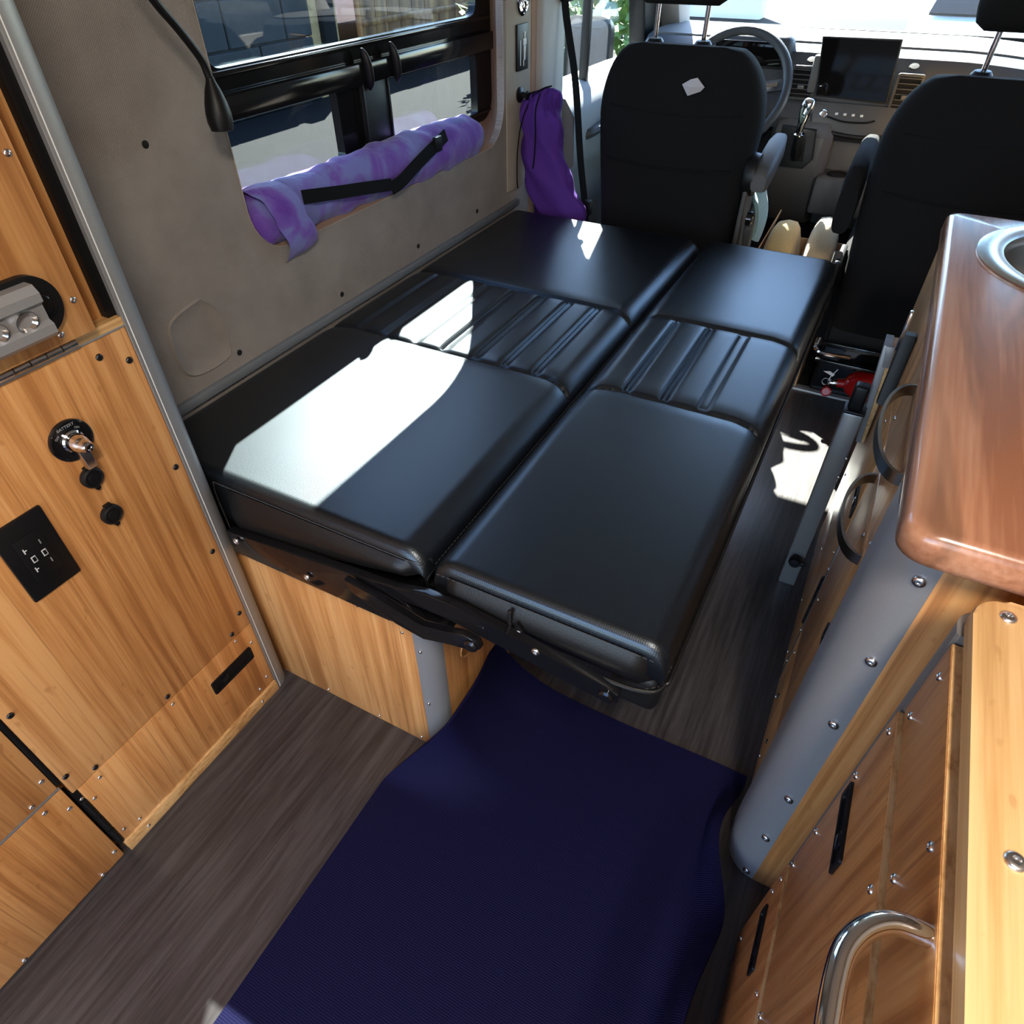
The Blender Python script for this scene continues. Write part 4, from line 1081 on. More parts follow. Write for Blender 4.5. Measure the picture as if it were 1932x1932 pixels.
# ================================================================== THINGS ON AND BY THE LEFT WALL
gl = thing('gooseneck_lamp', 'black gooseneck reading lamp bending down beside the side window', 'lamp', (-1.05, 0.70, 1.36))
b = BM(); lathe(b, (XW, 0.70, 1.36), (1, 0, 0), [(0.032, 0.0), (0.032, 0.012), (0.026, 0.020), (0.0, 0.021)], 24); obj('wall_base', b, 'blk', gl)
b = BM(); tube(b, spline([(XW + 0.018, 0.70, 1.36), (-0.985, 0.715, 1.33), (-0.968, 0.735, 1.25), (-0.975, 0.782, 1.170), (-0.98, 0.817, 1.129), (-0.98, 0.843, 1.090), (-0.98, 0.850, 1.062)], 7), 0.0062, 10); obj('neck', b, 'blk', gl)
b = BM(); lathe(b, (-0.98, 0.850, 1.066), Vector((0.005, -0.006, -0.064)), [(0.006, 0.0), (0.0075, 0.006), (0.0125, 0.018), (0.0172, 0.034), (0.0196, 0.048), (0.0196, 0.060), (0.0170, 0.072), (0.013, 0.073), (0.012, 0.069), (0.0, 0.068)], 20); obj('lamp_head', b, 'blk', gl)

# long tie-dyed bag on the window ledge
lb = thing('bag', 'long purple tie-dyed mat bag with a black strap on the window ledge', 'bag', (-1.09, 1.38, 0.75))
def fold(u, a, seed): return 1 + 0.05 * math.sin(3 * a + u * 23 + seed) * math.sin(u * 31 + seed) + 0.03 * math.sin(5 * a - u * 41) + 0.02 * math.sin(u * 87 + a)
b = BM(); rows = []
N_ = 90
for i in range(N_ + 1):
    u = i / N_; y = 0.925 + 0.93 * u
    r = 0.057 - 0.003 * math.sin(u * 7)
    e = min(1.0, math.sqrt(max(0.0, (1 - u) / 0.07))) if u > 0.93 else 1.0
    e *= 0.55 + 0.45 * sm(0, 0.05, u)
    cx_, cz_ = -1.102 - 0.002 * math.sin(u * 5), 0.790 + 0.006 * math.sin(u * 4 + 1)
    rows.append([Vector((cx_ + r * 1.0 * e * fold(u, 2 * PI * k / 36, 1.0) * math.cos(2 * PI * k / 36), y, cz_ + r * e * fold(u, 2 * PI * k / 36, 1.0) * math.sin(2 * PI * k / 36))) for k in range(36)])
rings(b, rows); obj('bag_body', b, 'dye', lb, 80)
b = BM(); rows = []
for i in range(13):
    u = i / 12; y = 0.955 + 0.085 * u
    rr = []
    for k in range(48):
        a = 2 * PI * k / 48
        r = 0.059 + 0.003 * math.sin(PI * u) + 0.002 * math.sin(9 * a + 6 * u) * (1 - u)
        dr_ = 0.026 * max(0, -math.sin(a)) ** 2 * (1 - 0.3 * u)
        rr.append(Vector((-1.094 + r * math.cos(a) + 0.030 * max(0, -math.sin(a)) * max(0, math.cos(a)) ** 0.5, y + 0.012 * math.cos(a) + 0.03 * max(0, -math.sin(a)), 0.797 + r * math.sin(a) - dr_)))
    rows.append(rr)
rings(b, rows, True, False, False); obj('cuff', b, 'dye', lb, 80)
b = BM(); P = spline([(-1.046, 1.062, 0.826), (-1.040, 1.16, 0.810), (-1.037, 1.25, 0.796), (-1.036, 1.345, 0.780)], 8); sweep(b, P, rect(0.0025, 0.026), (-0.25, 0.1, 1)); obj('strap', b, 'strap', lb)
b = BM(); P = spline([(-1.035, 1.340, 0.772), (-1.034, 1.385, 0.779), (-1.036, 1.46, 0.800), (-1.041, 1.54, 0.818), (-1.049, 1.610, 0.830)], 8); sweep(b, P, rect(0.0025, 0.028), (-0.25, 0.1, 1)); st_ = obj('strap', b, 'strap', lb)
b = BM(); box(b, -1.048, -1.036, 1.545, 1.572, 0.804, 0.838, 0.002); obj('buckle', b, 'blk', st_)

# drawstring bag on a hook
hk = tag(obj('coat_hook', (lambda b: (lathe(b, (XW + 0.003, 2.032, 0.852), (1, 0, 0), [(0.020, 0.0), (0.020, 0.004), (0.016, 0.008), (0.008, 0.010), (0.007, 0.022), (0.012, 0.026), (0.012, 0.030), (0.0, 0.032)], 20), b)[1])(BM()), 'blk', None, 35, (XW, 2.032, 0.852)), 'round black coat hook above the drawstring bag', 'hook')
ds = thing('drawstring_bag', 'plain purple drawstring bag hanging from the coat hook', 'bag', (-0.95, 2.05, 0.42))
secs = [(0.872, -0.972, 0.012, 0.010), (0.864, -0.974, 0.036, 0.016), (0.855, -0.985, 0.050, 0.024), (0.835, -0.992, 0.060, 0.032), (0.80, -0.990, 0.066, 0.038), (0.74, -0.990, 0.064, 0.040), (0.68, -0.980, 0.072, 0.042), (0.62, -0.960, 0.082, 0.042), (0.56, -0.930, 0.090, 0.042), (0.50, -0.914, 0.086, 0.040), (0.44, -0.910, 0.070, 0.036), (0.425, -0.908, 0.03, 0.015)]
b = BM(); rows = []
fine = []
for i in range(len(secs) - 1):
    for k in range(5):
        t = k / 5; fine.append([a * (1 - t) + c * t for a, c in zip(secs[i], secs[i + 1])])
fine.append(list(secs[-1]))
for z, cx_, w_, d_ in fine:
    g = sm(0.74, 0.87, z)
    rows.append([Vector((cx_ + w_ * math.copysign(abs(math.cos(2 * PI * k / 40)) ** 0.8, math.cos(2 * PI * k / 40)) + 0.006 * math.sin(z * 60 + k * 0.3), 2.052 + d_ * math.sin(2 * PI * k / 40) * (1 + 0.35 * g * math.sin(k * 2.4)) + 0.004 * math.sin(k * 0.9 + z * 35), z)) for k in range(40)])
rings(b, rows); obj('bag_body', b, 'purple', ds, 80)
b = BM(); tube(b, spline([(-1.035, 2.032, 0.854), (-1.01, 2.03, 0.862), (-0.99, 2.025, 0.868), (-0.972, 2.03, 0.876), (-0.955, 2.04, 0.880)], 6), 0.0022, 6); obj('drawcord', b, 'strap', ds)
b = BM(); tube(b, spline([(-0.985, 2.026, 0.862), (-0.991, 2.008, 0.82), (-0.988, 2.004, 0.76), (-0.990, 2.003, 0.70), (-0.995, 2.003, 0.665)], 6), 0.0020, 6); obj('drawcord', b, 'strap', ds)
b = BM(); tube(b, spline([(-1.005, 2.026, 0.860), (-1.035, 2.015, 0.80), (-1.050, 2.010, 0.72), (-1.052, 2.008, 0.64), (-1.050, 2.008, 0.60)], 6), 0.0018, 6); obj('drawcord', b, 'strap', ds)

# small fittings on the beige pillar
pp = thing('bottle_opener', 'black wall plate with a pale skeleton figure on the beige pillar', 'wall plate', (XW, 2.04, 0.91))
b = BM(); box(b, XW + 0.003, XW + 0.010, 2.008, 2.076, 0.912, 1.022, 0.002); obj('back_plate', b, 'blk', pp)
b = BM()
for z0, z1, y0, y1 in ((0.988, 1.004, 2.046, 2.054), (0.972, 0.988, 2.040, 2.060), (0.955, 0.972, 2.044, 2.056), (0.936, 0.957, 2.045, 2.054), (0.922, 0.938, 2.042, 2.046)):
    box(b, XW + 0.009, XW + 0.0125, y0, y1, z0, z1, 0.002)
obj('figure', b, 'white_txt', pp)
b = BM(); box(b, XW + 0.0095, XW + 0.0105, 2.024, 2.028, 0.925, 0.985); obj('side_print', b, 'white_txt', pp)
rc = thing('ring_catch', 'oval chrome ring catch at the top of the beige pillar', 'catch', (XW, 2.048, 1.08))
b = BM(); lathe(b, (XW + 0.003, 2.048, 1.074), (1, 0, 0), [(0.036, 0.0), (0.036, 0.003), (0.030, 0.006), (0.022, 0.004), (0.0, 0.004)], 28); obj('escutcheon', b, 'chrome', rc)
b = BM(); pts = [(XW + 0.012 + 0.004 * math.sin(a * 2), 2.048 + 0.019 * math.cos(a), 1.070 + 0.022 * math.sin(a)) for a in [2 * PI * i / 24 for i in range(25)]]; tube(b, pts, 0.0034, 8, (1, 0, 0)); obj('ring', b, 'chrome', rc)

# ================================================================== CAB SEATS
def sq(c, p): return math.copysign(abs(c) ** p, c)
def seat_back(cx, y0, zb, zt, wb, wm, th, lean, name, parent):
    b = BM(); rows = []; n = 26
    for i in range(n + 1):
        t = i / n; z = zb + (zt - zb) * (1 - (1 - t) ** 1.25)
        w = wb + (wm - wb) * sm(0, 0.65, t)
        q = (zt - z) / 0.20
        if q < 1: w = (w - 0.115) + 0.115 * math.sqrt(max(0.0, 1 - (1 - q) ** 2.2)) if q > 0 else w - 0.115
        thk = th * (0.55 + 0.45 * math.sqrt(max(0.02, min(1, (zt - z) / 0.10))))
        if i == n: thk *= 0.3; w *= 0.93
        yc = y0 + thk / 2 + lean * (1 - t) + 0.0
        rows.append([Vector((cx + w * sq(math.cos(2 * PI * k / 40), 0.45), yc + thk * 0.5 * sq(math.sin(2 * PI * k / 40), 0.55), z)) for k in range(40)])
    rings(b, rows); return obj(name, b, 'seat_fab', parent, 60)
def rounded(b, x0, x1, y0, y1, z0, z1, r, seg=4): box(b, x0, x1, y0, y1, z0, z1, r, seg)
def car_seat(cx, y0, label, zb, zt, posts, seed):
    s = thing('cab_seat', label, 'seat', (cx, y0 + 0.25, -0.03), 'front cab seats')
    bk = seat_back(cx, y0, zb, zt, 0.212, 0.238, 0.15, 0.03, 'backrest', s)
    for zz in (0.70, 0.84):
        b = BM(); tube(b, [(cx - 0.19 + 0.38 * i / 12, y0 + 0.012 - 0.003 * math.sin(PI * i / 12), zz - 0.012 * math.sin(PI * i / 12)) for i in range(13)], 0.0022, 6); obj('back_seam', b, 'seat_fab', bk)
    for px in posts:
        b = BM(); cyl(b, (px, y0 + 0.055, zt - 0.03), (px + 0.004, y0 + 0.045, zt + 0.12), 0.0065, None, 12); obj('headrest_post', b, 'chrome', s)
        b = BM(); lathe(b, (px, y0 + 0.055, zt - 0.006), (0, -0.05, 1), [(0.024, -0.01), (0.024, 0.004), (0.018, 0.012), (0.008, 0.013), (0.0, 0.013)], 18); obj('post_collar', b, 'blk', s)
    hx = sum(posts) / 2
    b = BM(); rows = []
    for i in range(15):
        t = i / 14; z = zt + 0.082 + 0.20 * t
        w = 0.128 * (0.80 + 0.20 * math.sin(PI * min(1, t * 1.15 + 0.15))) * (math.sqrt(max(0.05, 1 - max(0, (t - 0.75) / 0.25) ** 2)))
        if i == 0: w *= 0.86
        d = 0.055 * math.sqrt(max(0.04, 1 - (2 * t - 1) ** 4))
        rows.append([Vector((hx + w * sq(math.cos(2 * PI * k / 32), 0.5), y0 + 0.045 + d * sq(math.sin(2 * PI * k / 32), 0.6), z)) for k in range(32)])
    rings(b, rows); obj('headrest', b, 'seat_fab', s, 60)
    b = BM(); rounded(b, cx - 0.245, cx + 0.245, y0 + 0.13, y0 + 0.62, 0.36, 0.50, 0.05); obj('seat_cushion', b, 'seat_fab', s)
    b = BM(); rounded(b, cx - 0.21, cx + 0.21, y0 + 0.06, y0 + 0.60, 0.24, 0.37, 0.012); obj('seat_frame', b, 'blk', s)
    b = BM(); rounded(b, cx - 0.21, cx + 0.21, y0 + 0.185, y0 + 0.58, -0.03, 0.245, 0.01); obj('pedestal', b, 'blk_gloss', s)
    return s, bk
drv, dbk = car_seat(-0.606, 2.09, 'black cab seat with a paper scrap on its back, before the steering wheel', 0.42, 0.99, (-0.697, -0.563), 1)
psg, pbk = car_seat(0.172, 2.09, 'black cab seat behind the galley with the fire extinguisher at its foot', 0.30, 0.965, (0.105, 0.240), 2)
b = BM(); rounded(b, -0.376, -0.362, 2.12, 2.26, 0.44, 0.72, 0.006); obj('side_shield', b, 'seat_side', drv)
# armrests
b = BM(); rows = []
for y, z0, z1, w in ((2.11, 0.655, 0.700, 0.020), (2.14, 0.648, 0.722, 0.026), (2.20, 0.668, 0.742, 0.028), (2.28, 0.700, 0.760, 0.027), (2.325, 0.722, 0.764, 0.020)):
    rows.append([Vector((-0.336 + w * sq(math.cos(2 * PI * k / 20), 0.6), y, (z0 + z1) / 2 + (z1 - z0) / 2 * sq(math.sin(2 * PI * k / 20), 0.6))) for k in range(20)])
rings(b, rows); obj('armrest', b, 'seat_side', drv, 60)
b = BM(); lathe(b, (-0.372, 2.165, 0.685), (1, 0, 0), [(0.0, -0.01), (0.055, -0.01), (0.058, 0.0), (0.055, 0.020), (0.0, 0.022)], 24); obj('armrest_pivot', b, 'blk', drv)
b = BM(); prism(b, [(-0.350, 2.13, 0.545), (-0.350, 2.16, 0.575), (-0.350, 2.18, 0.470), (-0.350, 2.14, 0.450)], (0.022, 0, 0), 0.006); obj('recline_lever', b, 'seat_side', drv)
b = BM(); lathe(b, (-0.350, 2.135, 0.575), (1, 0, 0), [(0.020, 0.0), (0.020, 0.014), (0.012, 0.018), (0.0, 0.018)], 16); obj('tilt_knob', b, 'blk_gloss', drv)
b = BM(); prism(b, [(-0.345, 2.15, 0.36), (-0.345, 2.20, 0.36), (-0.345, 2.24, 0.44), (-0.345, 2.205, 0.45)], (0.018, 0, 0), 0.006); bk_ = obj('belt_buckle_stalk', b, 'seat_side', drv)
b = BM(); box(b, -0.350, -0.322, 2.195, 2.245, 0.41, 0.46, 0.006); obj('belt_buckle', b, 'blk', drv)
b = BM(); rows = []
for y, z0, z1, w in ((2.12, 0.575, 0.70, 0.024), (2.15, 0.575, 0.745, 0.027), (2.28, 0.63, 0.762, 0.027), (2.40, 0.67, 0.765, 0.026), (2.46, 0.70, 0.758, 0.02)):
    rows.append([Vector((-0.094 + w * sq(math.cos(2 * PI * k / 20), 0.6), y, (z0 + z1) / 2 + (z1 - z0) / 2 * sq(math.sin(2 * PI * k / 20), 0.6))) for k in range(20)])
rings(b, rows); obj('armrest', b, 'seat_fab', psg, 60)
b = BM(); prism(b, [(-0.088, 2.11, 0.34), (-0.088, 2.16, 0.34), (-0.088, 2.20, 0.50), (-0.088, 2.15, 0.52)], (0.024, 0, 0), 0.006); obj('recline_lever', b, 'seat_side', psg)
b = BM(); box(b, -0.078, -0.060, 2.11, 2.28, 0.30, 0.50, 0.006); obj('side_shield', b, 'blk', psg)
b = BM(); box(b, -0.045, 0.30, 2.135, 2.150, 0.235, 0.250, 0.002); obj('slide_rail', b, 'blk_gloss', psg)
b = BM(); box(b, -0.045, 0.30, 2.145, 2.160, 0.175, 0.185, 0.002); obj('slide_rail', b, 'blk_gloss', psg)
b = BM(); tube(b, spline([(-0.052, 2.11, 0.27), (-0.052, 2.085, 0.25), (-0.03, 2.08, 0.24), (0.05, 2.09, 0.238)], 5), 0.007, 8); obj('slide_handle', b, 'chrome', psg)
# paper scrap on the driver seat
b = BM(); pts = [(-0.585, 0.905), (-0.563, 0.918), (-0.545, 0.923), (-0.522, 0.903), (-0.532, 0.892), (-0.565, 0.880)]
rr = random.Random(5)
v_ = [b.verts.new((x, 2.082 - rr.uniform(0.0, 0.008), z)) for x, z in pts]; c_ = b.verts.new((-0.558, 2.070, 0.902))
for i in range(6): b.faces.new((v_[i], v_[(i + 1) % 6], c_))
bmesh.ops.solidify(b, geom=list(b.faces), thickness=0.0006)
tag(obj('paper_scrap', b, 'paper', None, 10, (-0.555, 2.08, 0.88)), 'small crumpled white paper scrap stuck to the seat back', 'paper')

# seat belt
sbt = thing('seat_belt', 'black seat belt running down from the pillar beside the driver seat', 'seat belt', (-0.95, 2.26, 0.30))
b = BM(); sweep(b, spline([(-1.028, 2.30, 1.40), (-1.027, 2.29, 1.20), (-1.024, 2.26, 1.062), (-0.974, 2.25, 0.865), (-0.941, 2.25, 0.643), (-0.912, 2.25, 0.48), (-0.90, 2.25, 0.30)], 8), rect(0.0016, 0.024), (0.55, 0.8, 0.1)); obj('webbing', b, 'strap', sbt)
b = BM(); box(b, -1.04, -1.005, 2.25, 2.30, 1.055, 1.085, 0.008); obj('guide_loop', b, 'blk', sbt)
b = BM(); box(b, -0.93, -0.89, 2.235, 2.265, 0.47, 0.52, 0.006); obj('tongue', b, 'blk', sbt)

# ================================================================== CARGO BETWEEN THE SEATS
cb = thing('cardboard_box', 'open brown cardboard box standing between the cab seats', 'box', (-0.22, 2.48, -0.03))
for nm, (x0, x1, y0, y1, z0, z1) in (('side', (-0.352, -0.346, 2.27, 2.70, -0.03, 0.34)), ('side', (-0.088, -0.082, 2.27, 2.70, -0.03, 0.27)), ('end', (-0.346, -0.088, 2.27, 2.276, -0.03, 0.22)), ('end', (-0.346, -0.088, 2.694, 2.70, -0.03, 0.36)), ('bottom', (-0.346, -0.088, 2.276, 2.694, -0.03, -0.024))):
    b = BM(); box(b, x0, x1, y0, y1, z0, z1, 0.001, 1); obj(nm, b, 'cardboard', cb)
b = BM(); prism(b, [(-0.352, 2.30, 0.34), (-0.352, 2.69, 0.34), (-0.325, 2.66, 0.455), (-0.335, 2.36, 0.40)], (0.004, 0, 0)); obj('flap', b, 'cardboard', cb)
def towel(name, label, mat, x0, x1, top, seed, grp='towels in the cardboard box'):
    b = BM(); rr = random.Random(seed); ph = [rr.uniform(0, 6) for _ in range(5)]; rows = []
    for i in range(25):
        t = i / 24; y = 2.285 + 0.40 * t
        zt = 0.24 + (top - 0.24) * math.sin(min(1.0, t / 0.52) * PI / 2) ** 1.2 - 0.10 * sm(0.62, 1.0, t)
        e = math.sqrt(max(0.03, min(1, t / 0.06))) * math.sqrt(max(0.03, min(1, (1 - t) / 0.08)))
        cx = (x0 + x1) / 2; w = (x1 - x0) / 2
        ring = []
        for k in range(28):
            a = 2 * PI * k / 28
            zz = -0.02 if math.sin(a) < 0 else 0.0
            z = 0.10 + (zt - 0.10) * max(0, math.sin(a)) ** 0.7 * (0.6 + 0.4 * e) - 0.115 * max(0, -math.sin(a)) ** 0.5
            ring.append(Vector((cx + w * (0.7 + 0.3 * e) * sq(math.cos(a), 0.55) * (1 + 0.05 * math.sin(9 * t + ph[0] + a)), y, z + 0.008 * math.sin(13 * t + ph[1] + 2 * a) * max(0, math.sin(a)))))
        rows.append(ring)
    rings(b, rows)
    return tag(obj(name, b, mat, None, 80, ((x0 + x1) / 2, 2.48, -0.02)), label, 'towel', grp)
towel('towel', 'tan towel bundled in the left half of the cardboard box', 'towel_tan', -0.335, -0.212, 0.470, 1)
towel('towel', 'cream towel bundled in the right half of the cardboard box', 'towel_cream', -0.205, -0.094, 0.500, 2)
# teal towel draped over the driver seat edge
b = BM()
def teal(u, v):
    y = 2.24 + 0.22 * u
    d = v * 0.28
    if d < 0.10: x, z = -0.49 + d * 1.1, 0.512 + 0.10 * math.sin(PI * d / 0.2)
    else: x, z = -0.378 + 0.040 * math.sin((d - 0.1) * 12), 0.61 - (d - 0.10) * 0.85
    return (x + 0.012 * math.sin(u * 9 + v * 3), y, z + 0.012 * math.sin(u * 7 + 1) + 0.008 * math.sin(v * 14 + u * 5))
grid(b, 24, 28, teal); bmesh.ops.recalc_face_normals(b, faces=b.faces); bmesh.ops.solidify(b, geom=list(b.faces), thickness=0.010)
tag(obj('towel', b, 'towel_teal', None, 80, (-0.38, 2.35, 0.36)), 'teal towel draped over the edge of the driver seat cushion', 'towel', 'towels in the cab')

# fire extinguisher on the cab floor
fe = thing('fire_extinguisher', 'small red fire extinguisher lying beside the seat pedestal', 'fire extinguisher', (0.10, 2.2, 0.04))
ax = Vector((1, 0.10, 0.10)).normalized(); p0 = Vector((0.040, 2.185, 0.098))
b = BM(); lathe(b, p0, ax, [(0.0, 0.0), (0.014, 0.0), (0.015, 0.022), (0.030, 0.030), (0.044, 0.050), (0.050, 0.080), (0.050, 0.24), (0.044, 0.26), (0.0, 0.265)], 28); obj('cylinder', b, 'red', fe)
b = BM(); lathe(b, p0 - ax * 0.028, ax, [(0.009, 0.0), (0.011, 0.004), (0.011, 0.028), (0.0, 0.028)], 14); obj('valve', b, 'chrome', fe)
b = BM(); lathe(b, p0 + Vector((-0.022, -0.02, -0.026)), (0, -1, 0.2), [(0.016, 0.0), (0.016, 0.010), (0.013, 0.012), (0.012, 0.009), (0.0, 0.009)], 20); obj('gauge', b, 'red', fe)
b = BM(); pts = [p0 + Vector((-0.032 + 0.012 * math.cos(a), -0.015, 0.004 + 0.012 * math.sin(a))) for a in [2 * PI * i / 16 for i in range(17)]]; tube(b, pts, 0.0018, 6, (0, 1, 0)); obj('pull_pin', b, 'chrome', fe)
b = BM(); prism(b, [p0 + Vector((-0.050, -0.02, 0.040)), p0 + Vector((-0.018, -0.02, 0.028)), p0 + Vector((-0.014, -0.02, 0.036)), p0 + Vector((-0.030, -0.02, 0.044))], (0, 0.002, 0)); obj('seal_tag', b, 'paper', fe)
b = BM(); tube(b, spline([p0 + Vector((-0.026, -0.016, 0.012)), p0 + Vector((-0.022, -0.018, 0.030)), p0 + Vector((-0.010, -0.02, 0.056))], 4), 0.0016, 6); obj('seal_tie', b, 'paper', fe)
b = BM(); lathe(b, p0 + ax * 0.13, ax, [(0.0505, 0.0), (0.0530, 0.0), (0.0530, 0.028), (0.0505, 0.028), (0.0505, 0.0)], 28, False); obj('bracket_strap', b, 'blk', fe)

# ================================================================== DASHBOARD
dash = thing('dashboard', 'dark grey van dashboard under the windshield', 'dashboard', (-0.22, 3.2, 0.3))
dpf = [(3.50, 0.30), (3.50, 0.885), (3.30, 0.915), (3.05, 0.915), (2.965, 0.905), (2.930, 0.888), (2.915, 0.86), (2.905, 0.76), (2.885, 0.735), (2.870, 0.700), (2.875, 0.665), (2.93, 0.640), (2.95, 0.55), (3.00, 0.45), (3.10, 0.30)]
b = BM(); rows = []
for i in range(33):
    x = -1.0 + 1.6 * i / 32
    bul = 0.03 * math.sin(PI * i / 32)
    r_ = -0.030 * sm(0.05, 0.55, x)
    rows.append([(x, y - (bul if 2 < k < 12 else 0) + 0.03, z + (r_ if k in (2, 3, 4, 5, 6) else 0)) for k, (y, z) in enumerate(dpf)])
rings(b, rows); obj('dash_body', b, 'dash', dash, 30)
b = BM(); rows = []
for i in range(33):
    x = -0.99 + 1.58 * i / 32; bul = 0.03 * math.sin(PI * i / 32); r_ = -0.030 * sm(0.05, 0.55, x)
    rows.append([(x, y - bul + 0.03, z + r_ * (1 if y < 3.4 else 0.3)) for y, z in ((3.49, 0.890), (3.30, 0.918), (3.06, 0.919), (2.985, 0.913), (2.985, 0.905), (3.06, 0.910), (3.49, 0.882))])
rings(b, rows); obj('dash_top_pad', b, 'dash_lt', dash, 30)
# centre stack below the screen
b = BM(); rows = []
for z, y0, w0, w1 in ((0.755, 2.885, -0.345, -0.02), (0.715, 2.868, -0.34, -0.02), (0.665, 2.862, -0.33, -0.03), (0.640, 2.885, -0.32, -0.04)):
    rows.append([(w0, 3.0, z), (w0, y0 + 0.012, z), (w0 + 0.015, y0, z), (w1 - 0.015, y0, z), (w1, y0 + 0.012, z), (w1, 3.0, z)])
rings(b, rows); stack = obj('control_panel', b, 'dash', dash)
b = BM(); lathe(b, (-0.290, 2.868, 0.722), (0, -1, 0.25), [(0.0, 0), (0.013, 0), (0.013, 0.008), (0.011, 0.010), (0.0095, 0.008), (0.0, 0.008)], 20); obj('volume_knob', b, 'chrome', stack)
for i in range(4):
    b = BM(); box(b, -0.252 + i * 0.027, -0.242 + i * 0.027, 2.864, 2.870, 0.723, 0.730, 0.001); obj('button', b, 'white_txt', stack)
b = BM(); tube(b, spline([(-0.275, 2.866, 0.716), (-0.22, 2.862, 0.706), (-0.15, 2.862, 0.708), (-0.12, 2.865, 0.716)], 5), 0.003, 6); obj('button_strip', b, 'blk_gloss', stack)
b = BM(); tube(b, spline([(-0.36, 2.90, 0.690), (-0.28, 2.862, 0.672), (-0.16, 2.858, 0.662), (-0.05, 2.866, 0.672)], 6), 0.008, 8); obj('stack_lip', b, 'blk', stack)
def vent(x0, x1, z0, z1, y):
    b = BM(); plate(b, rrect(x0 - 0.008, x1 + 0.008, z0 - 0.008, z1 + 0.008, 0.008, 3), [rrect(x0, x1, z0, z1, 0.004, 3)], lambda u, v: (u, y - 0.10 * (v - 0.8), v), (0, 0.012, 0)); v_ = obj('vent', b, 'dash', dash)
    b = BM(); box(b, x0, x1, y + 0.014, y + 0.018, z0, z1); obj('vent_back', b, 'blk_matte', v_)
    n = 6
    for i in range(n):
        zc = z0 + (z1 - z0) * (i + 0.5) / n
        b = BM(); prism(b, [(x0, y + 0.012, zc - 0.003), (x0, y - 0.006 - 0.1 * (zc - 0.8), zc + 0.003), (x0, y - 0.006 - 0.1 * (zc - 0.8), zc + 0.0055), (x0, y + 0.012, zc)], (x1 - x0, 0, 0)); obj('slat', b, 'dash', v_)
    b = BM(); box(b, (x0 + x1) / 2 - 0.011, (x0 + x1) / 2 + 0.011, y - 0.016, y - 0.004, (z0 + z1) / 2 - 0.016, (z0 + z1) / 2 - 0.004, 0.002); obj('vent_tab', b, 'dash_lt', v_)
vent(-0.424, -0.350, 0.762, 0.848, 2.883)
vent(-0.086, -0.020, 0.752, 0.846, 2.883)
for x in (-0.375, -0.055):
    b = BM(); lathe(b, (x, 2.893, 0.872), (0, -0.5, 1), [(0.0, 0.0), (0.016, 0.0), (0.014, 0.003), (0.0, 0.004)], 20); obj('demister_cap', b, 'blk_matte', dash)
# display
def sub_empty(name, label, parent, loc):
    o = bpy.data.objects.new(name, None); COL.objects.link(o); o.parent = parent; o.location = Vector(loc) - world_loc(parent); o.empty_display_size = 0.05
    return tag(o, label)
ts = sub_empty('display', 'tall black touch display', dash, (-0.23, 2.86, 0.77))
C_ = [(-0.355, 2.850, 0.945), (-0.112, 2.850, 0.948), (-0.098, 2.852, 0.768), (-0.330, 2.852, 0.775)]
b = BM(); prism(b, C_, (0, 0.016, 0), 0.004); obj('display_housing', b, 'blk', ts)
def lerpq(u, v): 
    t = [Vector(C_[3]).lerp(Vector(C_[2]), u), Vector(C_[0]).lerp(Vector(C_[1]), u)]; return t[0].lerp(t[1], v)
b = BM(); prism(b, [lerpq(0.02, 0.03) + Vector((0, -0.0010, 0)), lerpq(0.98, 0.03) + Vector((0, -0.0010, 0)), lerpq(0.98, 0.97) + Vector((0, -0.0010, 0)), lerpq(0.02, 0.97) + Vector((0, -0.0010, 0))], (0, 0.002, 0)); obj('display_glass', b, 'screen', ts)
b = BM(); box(b, -0.366, -0.338, 2.865, 2.90, 0.78, 0.89, 0.008); obj('display_mount', b, 'dash_lt', ts)
# lower console with gear lever
con = sub_empty('console', 'grey centre console with cup holders', dash, (-0.23, 2.85, 0.3))
b = BM(); rows = []
for x, yb in ((-0.455, 2.88), (-0.43, 2.80), (-0.40, 2.775), (-0.26, 2.775), (-0.245, 2.81), (-0.235, 2.83)):
    rows.append([(x, 3.02, 0.35), (x, 3.02, 0.70), (x, yb + 0.10, 0.70), (x, yb + 0.02, 0.66), (x, yb, 0.58), (x, yb + 0.01, 0.53), (x, yb + 0.07, 0.40), (x, yb + 0.12, 0.35)])
rings(b, rows); obj('shift_tower', b, 'dash_lt', con, 30)
b = BM(); box(b, -0.240, 0.02, 2.90, 3.02, 0.35, 0.655, 0.01); obj('tray_back', b, 'dash_lt', con)
b = BM(); box(b, -0.250, 0.02, 2.775, 2.92, 0.42, 0.545, 0.012); obj('tray_base', b, 'dash_lt', con)
b = BM(); box(b, -0.005, 0.05, 2.775, 2.95, 0.42, 0.645, 0.015); obj('tray_side', b, 'dash_lt', con)
for x in (-0.185, -0.105):
    b = BM(); lathe(b, (x, 2.835, 0.5455), (0, 0, 1), [(0.033, 0.0), (0.036, 0.0), (0.036, 0.004), (0.033, 0.004), (0.033, 0.0)], 28, False); obj('cup_ring', b, 'blk', con)
    b = BM(); lathe(b, (x, 2.835, 0.545), (0, 0, 1), [(0.0, 0.0005), (0.033, 0.0005), (0.033, 0.0012), (0.0, 0.0012)], 28); obj('cup_well', b, 'blk_matte', con)
b = BM(); lathe(b, (-0.098, 2.885, 0.652), (0, -1, 0.2), [(0.0, 0), (0.020, 0), (0.020, 0.006), (0.015, 0.008), (0.013, 0.005), (0.0, 0.005)], 20); obj('power_socket', b, 'chrome', con)
